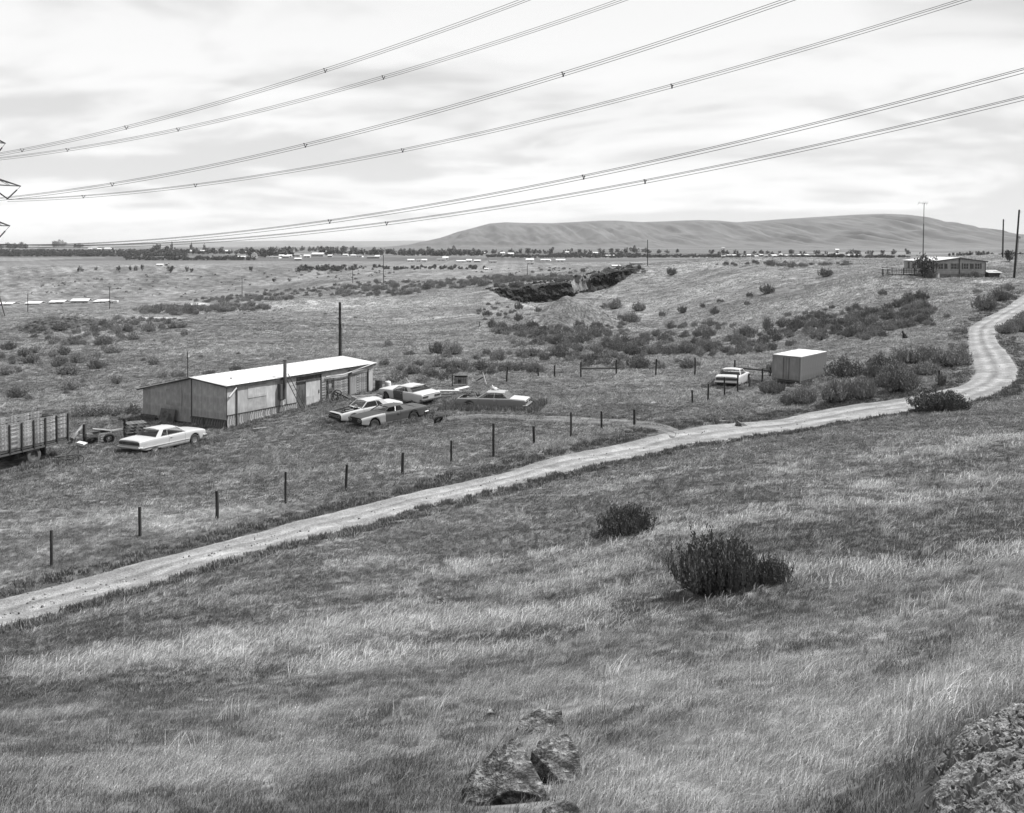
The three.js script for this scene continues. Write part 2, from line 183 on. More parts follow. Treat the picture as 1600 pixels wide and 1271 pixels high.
{
  const n = DS.length, m = NU + 1, pos = new Float32Array(n * m * 3), col = new Float32Array(n * m * 3), uv = new Float32Array(n * m * 2), idx = [];
  for (let i = 0; i < n; i++) for (let j = 0; j < m; j++) {
    const D = DS[i], x = US(j) * (D + APEX), z = -D, k = i * m + j; let y = Yg[k], De = Math.max(D, 5);
    const r = D > 25 && D < 170 ? roadDist(x, z) : 9; if (r < 0.35) y -= 0.12;
    pos.set([x, y, z], k * 3); uv.set([x / 17.3, z / 17.3], k * 2);
    let c;
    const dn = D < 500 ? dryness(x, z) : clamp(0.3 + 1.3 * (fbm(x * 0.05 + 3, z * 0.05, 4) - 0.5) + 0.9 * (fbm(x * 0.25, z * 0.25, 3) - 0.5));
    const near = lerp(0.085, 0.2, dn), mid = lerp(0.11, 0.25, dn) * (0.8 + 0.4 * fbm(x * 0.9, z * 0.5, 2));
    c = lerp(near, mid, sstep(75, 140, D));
    if (D > 100 && D < 3000) { const px = 800 + 1600 * x / D, py = 385 - 1600 * y / D; for (const [a, b, rx, ry, v] of PALE) { const q = ((px - a) / rx) ** 2 + ((py - b) / ry) ** 2 + (fbm(x * 0.2, z * 0.1, 3) - 0.5) * 0.8; if (q < 1.5) c = lerp(c, v, 1 - sstep(0.6, 1.2, q)); }
      for (const [a, b, rx, ry, v] of DARKP) { const q = ((px - a) / rx) ** 2 + ((py - b) / ry) ** 2 + (fbm(x * 0.3, z * 0.3, 3) - 0.5) * 1.2; if (q < 1.8) c = lerp(c, v * (0.7 + 0.6 * fbm(x, z, 2)), (1 - sstep(0.5, 1.4, q)) * 0.85); } }
    if (D > 430 && D < 800) { const sc = fbm(x * 0.03, z * 0.012, 4); c *= 1 + (sc - 0.5) * 0.9 * sstep(430, 520, D); if (fbm(x * 0.16, z * 0.08, 3) > 0.66) c *= 0.6; }
    if (D > 690) { // fields of the plateau
      const fx = Math.floor(x / 170 + fbm(x * 0.002, z * 0.002, 2) * 2), fz = Math.floor(D / 130 + fbm(x * 0.001 + 5, z * 0.002, 2) * 1.5), h = hash2(fx + 31, fz + 7); const f = 0.055 + 0.13 * h * h + (fbm(x * 0.01, z * 0.05, 3) - 0.5) * 0.05; c = lerp(c, f, sstep(800, 900, D) * 0.85); }
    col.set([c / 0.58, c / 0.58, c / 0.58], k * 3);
    if (i < n - 1 && j < NU) idx.push(k, k + 1, k + m, k + 1, k + m + 1, k + m);
  }
  const g = new THREE.BufferGeometry(); g.setAttribute('position', new THREE.BufferAttribute(pos, 3)); g.setAttribute('color', new THREE.BufferAttribute(col, 3)); g.setAttribute('uv', new THREE.BufferAttribute(uv, 2)); g.setIndex(idx); g.computeVertexNormals();
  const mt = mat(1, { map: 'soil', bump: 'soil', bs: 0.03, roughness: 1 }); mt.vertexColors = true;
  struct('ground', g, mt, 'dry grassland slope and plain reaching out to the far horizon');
}
function wayMesh(name, [a, b], label, v, N, soft) { const n = a.length, pos = [], uv = [], idx = []; let L = 0;
  for (let i = 0; i < n; i++) { if (i) L += a[i].distanceTo(a[i - 1]); const w = a[i].distanceTo(b[i]);
    for (let k = 0; k <= N; k++) { let f = k / N; const wob = (fbm(L * 0.6, k ? 50 : 0, 3) - 0.5) * soft; if (k === 0) f -= wob / w; if (k === N) f -= wob / w; const x = lerp(a[i].x, b[i].x, f), z = lerp(a[i].z, b[i].z, f); let y = gy(x, z) + 0.015; const q = f * 2 - 1; y += 0.03 * Math.cos(q * 9.4) * (1 - q * q) + (fbm(x * 2, z * 2, 3) - 0.5) * 0.05; if (k === 0 || k === N) y -= 0.15;
      pos.push(x, y, z); uv.push(x / 3.1, z / 3.1); if (i < n - 1 && k < N) { const o = i * (N + 1) + k; idx.push(o, o + N + 1, o + 1, o + 1, o + N + 1, o + N + 2); } } }
  const g = new THREE.BufferGeometry(); g.setAttribute('position', new THREE.Float32BufferAttribute(pos, 3)); g.setAttribute('uv', new THREE.Float32BufferAttribute(uv, 2)); g.setIndex(idx); g.computeVertexNormals();
  // tracks worn by wheels: bands of cleaner and stonier gravel along the way
  const col = new Float32Array(pos.length); for (let i = 0; i < pos.length / 3; i++) { const k = i % (N + 1), q = k / N * 2 - 1, x = pos[i * 3], z = pos[i * 3 + 2]; const c = v * (1 + 0.3 * Math.cos(q * 9.4 + 3.14) * (1 - Math.abs(q)) + (fbm(x * 0.5, z * 0.5, 4) - 0.5) * 0.35); col[i * 3] = col[i * 3 + 1] = col[i * 3 + 2] = c; } g.setAttribute('color', new THREE.BufferAttribute(col, 3));
  const m = mat(1, { map: 'gravel', bump: 'gravel', bs: 0.015, roughness: 1 }); m.vertexColors = true; struct(name, g, m, label); }
wayMesh('dirt_road', roadE, 'pale dirt road climbing from the left and bending back to the house', 0.38, 18, 0.9);
wayMesh('farm_track', trackE, 'faint pale track leaving the dirt road towards the wrecked cars', 0.2, 6, 0.9);
{ // stones lying along the road: too many and small to count
  const R = rng(77), g = new THREE.IcosahedronGeometry(1, 0), N = 600, im = new THREE.InstancedMesh(g, mat(0.3), N), m4 = new THREE.Matrix4(), [a, b] = roadE;
  for (let i = 0; i < N; i++) { const k = Math.floor(R() * R() * a.length * 0.8), f = R() < 0.5 ? 0.5 + (R() - 0.5) * 0.2 : R(), x = lerp(a[k].x, b[k].x, f), z = lerp(a[k].z, b[k].z, f), s = 0.012 + 0.05 * R() ** 3; m4.compose(V(x, gy(x, z) + 0.02, z), new THREE.Quaternion().setFromEuler(new THREE.Euler(R() * 6, R() * 6, R() * 6)), V(s * 1.3, s, s)); im.setMatrixAt(i, m4); im.setColorAt(i, grey(0.25 + 0.8 * R())); }
  top(im, 'road_stones', 'small stones scattered over the dirt road', 'stones', undefined, 'stuff'); }

// ---------------------------------------------------------------- the long hill and the farther ridges
function hill(name, label, prof, Dr, Df, Db, m, rough, n = 420, rows = 90) {
  const pos = [], uv = [], idx = [], x0 = prof[0][0], x1 = prof[prof.length - 1][0];
  for (let i = 0; i <= rows; i++) for (let j = 0; j <= n; j++) { const px = lerp(x0, x1, j / n), X = (px - 800) / 1600 * Dr, t = i / rows * 2 - 1; // t -1 foot in front, 0 crest, 1 behind
    const D = t < 0 ? lerp(Dr, Df, -t) : lerp(Dr, Db, t), ht = (385 - lin(prof, px)) / 1600 * Dr + 12;
    const sp = (fbm(X * 0.0042 + 3, 7.7, 3) - 0.5) * 2, gul = Math.abs(fbm(X * 0.013 + D * 0.0012, D * 0.0011, 5) - 0.5) * 2;
    let f = t < 0 ? 1 - sstep(0, 1, (-t) ** (0.85 + 0.25 * sp)) : 1 - sstep(0, 1, t); const y = -12 + ht * f + (t < 0 ? -rough * ht * (1 - gul * 2.2) * f * (1 - f) * 2.2 : 0) + (fbm(X * 0.01, D * 0.01, 3) - 0.5) * 5 * f * Math.abs(t);
    pos.push(X, y, -D); uv.push(X / 400, D / 400); if (i < rows && j < n) { const o = i * (n + 1) + j; idx.push(o, o + 1, o + n + 1, o + 1, o + n + 2, o + n + 1); } }
  const g = new THREE.BufferGeometry(); g.setAttribute('position', new THREE.Float32BufferAttribute(pos, 3)); g.setAttribute('uv', new THREE.Float32BufferAttribute(uv, 2)); g.setIndex(idx); g.computeVertexNormals();
  const col = new Float32Array(pos.length); for (let i = 0; i < pos.length / 3; i++) { const x = pos[i * 3], y = pos[i * 3 + 1], z = pos[i * 3 + 2]; let c = 1 + (fbm(x * 0.004, z * 0.004, 5) - 0.5) * 0.5 + (fbm(x * 0.02, z * 0.02, 3) - 0.5) * 0.25; const h = fbm(x * 0.0016 + 2, z * 0.005, 3); if (y > 5 && y < 60) c *= 1 - 0.4 * sstep(0.58, 0.66, h); col[i * 3] = col[i * 3 + 1] = col[i * 3 + 2] = c; } g.setAttribute('color', new THREE.BufferAttribute(col, 3)); m.vertexColors = true;
  struct(name, g, m, label); }
const HILL = [[560, 387], [620, 385.5], [660, 380], [690, 372], [720, 362], [745, 355], [765, 349.5], [790, 347.5], [820, 348.5], [860, 349], [900, 347], [935, 345], [965, 345], [1000, 347.5], [1040, 346], [1090, 344], [1120, 345], [1150, 347.5], [1190, 345], [1230, 342], [1280, 339], [1330, 336], [1370, 334.5], [1392, 336], [1412, 342], [1440, 350], [1470, 356], [1500, 361], [1540, 364.5], [1600, 367.5], [1680, 372], [1800, 378], [1950, 386]];
hill('hill', 'long smooth grassy hill with shallow gullies rising behind the town', HILL, 6000, 3600, 8200, mat(0.13, { map: 'sheet', roughness: 1 }), 0.26);
hill('far_ridge', 'low pale ridge on the horizon left of the long hill', [[-900, 386], [-300, 384], [0, 382], [200, 380.5], [330, 377.5], [450, 376], [560, 377], [660, 376], [760, 378], [900, 384]], 15000, 11000, 17000, mat(0.13, { roughness: 1 }), 0.3, 160, 30);

// ---------------------------------------------------------------- basalt walls of the quarry
const M = {
  basalt: mat(0.085, { map: 'lichen', bump: 'lichen', bs: 0.3, rep: 1, roughness: 1 }),
  rock: mat(0.24, { map: 'lichen', bump: 'lichen', bs: 0.02, roughness: 1 }),
};
function cliff(label, path, topAdd) { // path: px, distance
  const n = 90, rows = 14, pos = [], uv = [], idx = [], cp = new THREE.CatmullRomCurve3(path.map(([p, D]) => V((p - 800) / 1600 * D, 0, -D))).getPoints(n);
  for (let j = 0; j <= n; j++) { const c = cp[j], base = gy(c.x, c.z + 3.2) - 0.7, rim = gy(c.x, c.z - 3.2) + topAdd * (fbm(c.x * 0.4, 3, 3) - 0.7) * 1.6;
    for (let i = 0; i <= rows; i++) { const f = i / rows, col = Math.floor(c.x * 0.9 + 0.5 * fbm(c.x * 0.3, i * 0.2, 2)); const out = 1.7 * (1 - f) ** 1.5 + 4.5 * (fbm(c.x * 0.22, f * 2.4, 5) - 0.4) + 1.6 * Math.abs(fbm(c.x * 0.7, f * 5 + 3, 3) - 0.5) + 0.6 * hash2(col, Math.floor(f * 4)) - 2.2 * sstep(0.93, 1, f);
      pos.push(c.x + (fbm(c.x, f * 5, 2) - 0.5) * 0.4, lerp(base, rim, f), c.z + out + 0.9); uv.push(c.x / 4, lerp(base, rim, f) / 4); if (i < rows && j < n) { const o = j * (rows + 1) + i; idx.push(o, o + rows + 1, o + 1, o + 1, o + rows + 1, o + rows + 2); } } }
  let g = new THREE.BufferGeometry(); g.setAttribute('position', new THREE.Float32BufferAttribute(pos, 3)); g.setAttribute('uv', new THREE.Float32BufferAttribute(uv, 2)); g.setIndex(idx); g = g.toNonIndexed(); g.computeVertexNormals();
  const o = new THREE.Mesh(g, M.basalt); top(o, 'basalt_cliff', label, 'cliff'); }
cliff('dark basalt cliff of the quarry, widest rock face left of the bare slope', [[758, 323], [780, 326.5], [810, 329.5], [850, 329.5], [880, 327.5], [896, 326]], 1.2);
cliff('narrow dark basalt ledge at the right rim of the quarry', [[922, 340], [935, 343], [950, 344.4], [975, 346], [1003, 352]], 0.9);

// ---------------------------------------------------------------- foreground rocks
function subdivide(g, times) { let p = Array.from((g.index ? g.toNonIndexed() : g).attributes.position.array); for (let t = 0; t < times; t++) { const q = []; for (let i = 0; i < p.length; i += 9) { const a = p.slice(i, i + 3), b = p.slice(i + 3, i + 6), c = p.slice(i + 6, i + 9), mid = (u, v) => u.map((w, k) => (w + v[k]) / 2), ab = mid(a, b), bc = mid(b, c), ca = mid(c, a); q.push(...a, ...ab, ...ca, ...ab, ...b, ...bc, ...ca, ...bc, ...c, ...ab, ...bc, ...ca); } p = q; } return p; }
const n3 = (x, y, z, o = 3) => (fbm(x + 0.7 * z, y - 0.6 * z, o) + fbm(y + 11 - 0.3 * x, z + 0.5 * x + 4, o) + fbm(z - 7 + 0.4 * y, x + 23, o)) / 3 - 0.5;
function rockGeo(pts, amp, times = 4, fr = 5) { const c = pts.reduce((s, p) => s.add(V(...p)), V(0, 0, 0)).multiplyScalar(1 / pts.length), p = subdivide(new ConvexGeometry(pts.map((q) => V(...q))), times), uv = [];
  for (let i = 0; i < p.length; i += 3) { const v = V(p[i], p[i + 1], p[i + 2]), d = v.clone().sub(c), l = d.length(); const e = amp * (n3(v.x * fr, v.y * fr, v.z * fr, 3) * 2.4 + n3(v.x * fr * 5, v.y * fr * 5, v.z * fr * 5, 3) * 0.9); d.multiplyScalar((l + e) / l); p[i] = c.x + d.x; p[i + 1] = c.y + d.y; p[i + 2] = c.z + d.z; uv.push(v.x * 1.6 + v.z * 0.5, v.y * 1.6 - v.z * 1.3); }
  const g = new THREE.BufferGeometry(); g.setAttribute('position', new THREE.Float32BufferAttribute(p, 3)); g.setAttribute('uv', new THREE.Float32BufferAttribute(uv, 2));
  // smooth normals across shared positions
  const acc = new Map(); g.computeVertexNormals(); const N = g.attributes.normal; const key = (i) => p[i * 3].toFixed(4) + p[i * 3 + 1].toFixed(4) + p[i * 3 + 2].toFixed(4);
  for (let i = 0; i < N.count; i++) { const k = key(i), a = acc.get(k) ?? acc.set(k, V(0, 0, 0)).get(k); a.add(V(N.getX(i), N.getY(i), N.getZ(i))); } for (let i = 0; i < N.count; i++) { const a = acc.get(key(i)).clone().normalize(); N.setXYZ(i, a.x, a.y, a.z); } return g; }
function rock(label, px, py, pts, amp, m = M.rock, name = 'boulder', group, low = 0) { const s = spot(px, py), o = new THREE.Mesh(rockGeo(pts, amp), m); if (py > 1000) o.scale.setScalar(1.5); if (low) { o.scale.y = 1.5; s.y -= low; } o.castShadow = o.receiveShadow = true; o.position.set(s.x, s.y, s.z); top(o, name, label, 'boulder', group); return o; }
// local x to the right, y up, z towards the viewer; metres
rock('grey pitted boulder, the left and larger half of the split rock in the foreground grass', 800, 1250, [[-0.29, -0.06, 0.02], [-0.29, 0.06, -0.02], [-0.24, 0.14, -0.06], [-0.08, 0.25, -0.16], [0.03, 0.28, -0.2], [0.09, 0.2, -0.1], [0.22, 0.06, 0.08], [0.23, -0.02, 0.06], [0.1, 0.13, 0.09], [0.0, 0.14, 0.13], [-0.2, 0.07, 0.15], [-0.26, 0.02, 0.1], [-0.2, -0.17, -0.12], [0.1, -0.17, -0.1], [-0.25, -0.15, -0.22], [0.16, -0.12, -0.2]], 0.024, M.rock, 'boulder', undefined, 0.02);
rock('grey boulder with a broken dark left face behind the larger split rock', 868, 1222, [[-0.17, 0.1, -0.03], [-0.15, 0.19, -0.06], [-0.1, 0.23, -0.12], [0.08, 0.23, -0.2], [0.14, 0.17, -0.16], [0.18, 0.02, 0.0], [0.1, -0.05, 0.14], [0.05, 0.03, 0.12], [0.0, 0.1, 0.08], [-0.06, 0.15, 0.02], [0.03, -0.12, 0.0], [-0.02, -0.12, -0.1], [0.02, -0.12, -0.22], [0.15, -0.12, -0.22]], 0.02, M.rock, 'boulder', undefined, 0.05);
rock('low pale boulder tucked in front of the split rock', 868, 1290, [[-0.13, 0.0, 0.0], [-0.06, 0.08, -0.08], [0.08, 0.11, -0.12], [0.16, 0.05, -0.05], [0.15, -0.08, 0.08], [0, 0.03, 0.1], [-0.12, -0.08, 0.05], [-0.08, -0.08, -0.14], [0.12, -0.08, -0.14]], 0.016, M.rock, 'boulder', undefined, 0.05);
rock('pale lichened boulder half buried in grass beyond the split rock', 842, 1146, [[-0.2, 0, 0.04], [-0.14, 0.07, -0.1], [0.0, 0.1, -0.2], [0.18, 0.09, -0.22], [0.2, 0.02, -0.1], [0.06, -0.03, 0.12], [-0.2, -0.1, 0], [0.2, -0.1, -0.2], [-0.1, -0.1, -0.2]], 0.015, M.rock, 'boulder', undefined, 0.02);
rock('small white stone in the grass left of the split rock', 766, 1118, [[-0.05, 0, 0], [0.05, 0, 0], [0, 0.05, -0.02], [0.03, 0.04, 0.03], [-0.03, 0.03, 0.03], [0, -0.03, 0.05], [0, -0.03, -0.05]], 0.01, mat(0.7, { map: 'lichen' }));
rock('flat stone lying in the grass below the dirt road', 682, 944, [[-0.3, 0, 0], [0.3, 0, 0], [0, 0.13, -0.2], [0.2, 0.12, -0.1], [-0.2, 0.1, -0.05], [0, -0.1, 0.15], [0, -0.1, -0.25]], 0.03, mat(0.2, { map: 'lichen' }));
rock('broken stone at the edge of the dirt road opposite the white car', 1160, 666, [[-0.45, 0, 0], [0.4, 0, 0], [-0.35, 0.35, -0.1], [0.1, 0.18, -0.1], [-0.2, 0.25, 0.15], [0, -0.1, 0.3], [0, -0.1, -0.3]], 0.05, mat(0.25, { map: 'lichen' }));
const BANK = [[3.6, 1380], [5.4, 1440], [6.3, 1452], [7.1, 1474], [7.6, 1512], [7.9, 1552], [8.1, 1605], [8.3, 1720], [9, 2400]];
{ // bare crumbling bank at the lower right, built finely because it is close
  const x0 = 1.5, x1 = 5.6, d0 = 3.6, d1 = 8.8, n = 300, pos = [], uv = [], col = [], idx = [];
  for (let i = 0; i <= n; i++) for (let j = 0; j <= n; j++) { const x = lerp(x0, x1, j / n), D = lerp(d0, d1, i / n), px = 800 + 1600 * x / D;
    const edge = lin(BANK, D), inn = sstep(-40, 30, px - edge + (fbm(x * 4, D * 4, 3) - 0.5) * 90);
    const lay = fbm(x * 1.6 + 3, D * 3.4, 5), cr = fbm(x * 4.5, D * 9 + 9, 4); let h = 0.0 + (lay - 0.5) * 0.12 + (fbm(x * 9, D * 15, 4) - 0.5) * 0.05 + (fbm(x * 26, D * 34, 3) - 0.5) * 0.045 - 0.05 * sstep(0.57, 0.62, cr); pos.push(x, gy(x, -D) + lerp(-0.09, 0.07 + h, inn), -D); uv.push(x * 0.7, D * 0.7); const c = 0.85 + 0.5 * (lay - 0.5); col.push(c, c, c); if (i < n && j < n) { const o = i * (n + 1) + j; idx.push(o, o + 1, o + n + 1, o + 1, o + n + 2, o + n + 1); } }
  const g = new THREE.BufferGeometry(); g.setAttribute('position', new THREE.Float32BufferAttribute(pos, 3)); g.setAttribute('uv', new THREE.Float32BufferAttribute(uv, 2)); g.setAttribute('color', new THREE.Float32BufferAttribute(col, 3)); g.setIndex(idx); const gf = g.toNonIndexed(); gf.computeVertexNormals();
  const m = mat(0.36, { map: 'soil', bump: 'soil', bs: 0.012, roughness: 1, rep: 1.7 }); m.vertexColors = true; struct('dirt_bank', gf, m, 'bare crumbling rocky bank in the lower right corner');
  const R = rng(5), N = 700, gg = rockGeo([[-1, 0, 0], [1, 0, 0.2], [0, 0.9, 0], [0.3, 0, 1], [-0.3, 0.3, -1], [0, -0.8, 0], [0.6, 0.5, -0.5], [-0.6, 0.5, 0.5]], 0.12, 1, 1.5), im = new THREE.InstancedMesh(gg, m.clone(), N), m4 = new THREE.Matrix4(); im.material.vertexColors = false;
  for (let i = 0; i < N; i++) { let x, D, px; do { D = lerp(4, 8.2, R()); px = lerp(1420, 1720, R()); x = (px - 800) / 1600 * D; } while (px < lin(BANK, D)); const s = 0.006 + 0.022 * R() ** 4; m4.compose(V(x, gy(x, -D) + 0.06 + 0.03 * R(), -D), new THREE.Quaternion().setFromEuler(new THREE.Euler(R() * 6, R() * 6, R() * 6)), V(s * 1.4, s * 0.8, s)); im.setMatrixAt(i, m4); im.setColorAt(i, grey(0.9 + 0.5 * R())); }
  top(im, 'clods', 'crumbs of earth and stone on the bare bank', 'clods', undefined, 'stuff'); }
{ // broken rock fallen below and along the quarry rim
  const R = rng(404), g = rockGeo([[-1, 0, 0], [1, 0, 0.2], [0, 0.9, 0], [0.3, 0, 1], [-0.3, 0.3, -1], [0, -0.8, 0], [0.6, 0.5, -0.5], [-0.6, 0.5, 0.5]], 0.1, 1, 1.5), N = 520, im = new THREE.InstancedMesh(g, M.basalt, N), m4 = new THREE.Matrix4(); for (let i = 0; i < N; i++) { const px = lerp(760, 1000, R()), D = pitWall(px) + (R() < 0.6 ? -1 - 9 * R() * R() : 2 + 5 * R()), x = (px - 800) / 1600 * D, s = 0.25 + 0.8 * R() ** 3; m4.compose(V(x, gy(x, -D), -D), new THREE.Quaternion().setFromEuler(new THREE.Euler(R() * 6, R() * 6, R() * 6)), V(s * 1.3, s * 0.8, s)); im.setMatrixAt(i, m4); im.setColorAt(i, grey(0.7 + 1.2 * R())); } top(im, 'quarry_rubble', 'broken dark rock along the foot and rim of the quarry cliffs', 'rubble', undefined, 'stuff'); }
const bareBank = (x, D) => D < 8.6 && 800 + 1600 * x / D > lin(BANK, D) - 8;

// ---------------------------------------------------------------- where the large things stand (x, distance, heading in plan, half length, half width)
const SITE = {
  sedan: { x: -21.8, D: 64.0, h: [0.48, 0.877], L: 2.65, W: 1 }, muscle: { x: -8.35, D: 69.35, h: [-0.78, -0.626], L: 2.6, W: 0.97 }, stripped: { x: -10.15, D: 71.5, h: [-0.78, -0.626], L: 2.5, W: 0.95 },
  coupe: { x: -7.65, D: 76.5, h: [-0.7, 0.714], L: 2.6, W: 0.98 }, weedy: { x: -1.3, D: 73, h: [-0.975, 0.22], L: 2.55, W: 0.97 }, white: { x: 17.8, D: 82.5, h: [0.39, 0.92], L: 2.55, W: 0.97 },
  shed: { x: -19.5 + 8.1 / 2 - 0.856 * 4.2, D: 70 + 13.4 / 2 + 0.516 * 4.2, h: [0.516, 0.856], L: 7.95, W: 4.35 }, box: { x: 23.3, D: 83, h: [0.6, 0.8], L: 2.9, W: 1.2 }, trailer: { x: -29.2, D: 58, h: [0.44, 0.9], L: 3.4, W: 1.15 }, house: { x: 70, D: 166, h: [0, 1], L: 6.4, W: 4.4 },
};
const sites = Object.values(SITE);
const onSite = (x, z, pad = 0) => sites.some((s) => { const a = x - s.x, b = -z - s.D; return Math.abs(a * s.h[0] + b * s.h[1]) < s.L + pad && Math.abs(a * s.h[1] - b * s.h[0]) < s.W + pad; });

// ---------------------------------------------------------------- grass
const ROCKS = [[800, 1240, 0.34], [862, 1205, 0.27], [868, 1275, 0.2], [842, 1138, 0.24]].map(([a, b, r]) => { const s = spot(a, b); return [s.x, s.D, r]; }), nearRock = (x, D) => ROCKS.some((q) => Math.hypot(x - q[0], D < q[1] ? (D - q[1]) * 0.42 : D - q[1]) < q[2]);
function clump(seed, n, rad, h, w, lean, segs, head = 0) { const R = rng(seed), pos = [], col = [];
  for (let b = 0; b < n; b++) { const tone = 0.45 + 1.0 * R() * R() + (R() < 0.1 ? 0.5 : 0), c0 = pos.length; const a = R() * 6.283, r = rad * Math.sqrt(R()), bx = Math.cos(a) * r, bz = Math.sin(a) * r, hh = h * (0.45 + 0.6 * R()), la = R() * 6.283, ll = hh * (0.12 + 0.75 * R() * R()), tx = Math.cos(la) * ll + lean * hh * (0.5 + 0.9 * R()), tz = Math.sin(la) * ll, fa = R() * 6.283, wx = Math.cos(fa) * w * (0.6 + 0.7 * R()), wz = Math.sin(fa) * w * (0.6 + 0.7 * R());
    const P = (t) => [bx + tx * t * t, hh * (t - 0.18 * t * t * (Math.abs(tx) + Math.abs(tz)) / hh), bz + tz * t * t];
    for (let k = 0; k < segs; k++) { const t0 = k / segs, t1 = (k + 1) / segs, p = P(t0), q = P(t1), s0 = 1 - t0 * 0.75, s1 = k === segs - 1 ? 0 : 1 - t1 * 0.75; const A = [p[0] - wx * s0, p[1], p[2] - wz * s0], B = [p[0] + wx * s0, p[1], p[2] + wz * s0], C = [q[0] + wx * s1, q[1], q[2] + wz * s1], E = [q[0] - wx * s1, q[1], q[2] - wz * s1]; pos.push(...A, ...B, ...C); if (s1) pos.push(...A, ...C, ...E); }
    if (head && R() < head) { const q = P(1), e = w * 2.6, d = w * 9; pos.push(q[0] - e, q[1] - d * 0.6, q[2], q[0] + e, q[1] - d * 0.5, q[2] + e, q[0] + tx * 0.06, q[1] + d * 0.5, q[2]); pos.push(q[0], q[1] - d * 0.5, q[2] - e, q[0], q[1] - d * 0.6, q[2] + e, q[0] + tx * 0.06, q[1] + d * 0.4, q[2]); }
    while (col.length < pos.length) col.push(tone); }
  const g = new THREE.BufferGeometry(); g.setAttribute('position', new THREE.Float32BufferAttribute(pos, 3)); g.setAttribute('color', new THREE.Float32BufferAttribute(col, 3)); g.computeVertexNormals(); return g; }
const grassMat = mat(1, { roughness: 0.75 }); grassMat.vertexColors = true;
function sow(name, label, geos, list) { // list of [x,z,scale,height,yaw,tone]; one instanced object for each shape
  geos.forEach((g, gi) => { const l = list.filter((_, i) => i % geos.length === gi), im = new THREE.InstancedMesh(g, grassMat, l.length), m4 = new THREE.Matrix4(), q = new THREE.Quaternion(), up = V(0, 1, 0), c = new THREE.Color(); l.forEach(([x, z, s, h, a, t], i) => { q.setFromAxisAngle(up, a); m4.compose(V(x, gy(x, z) - 0.015 * s, z), q, V(s, h, s)); im.setMatrixAt(i, m4); im.setColorAt(i, c.setRGB(t, t, t)); }); im.castShadow = im.receiveShadow = true;
    top(im, name, label, 'grass', undefined, 'stuff'); }); }
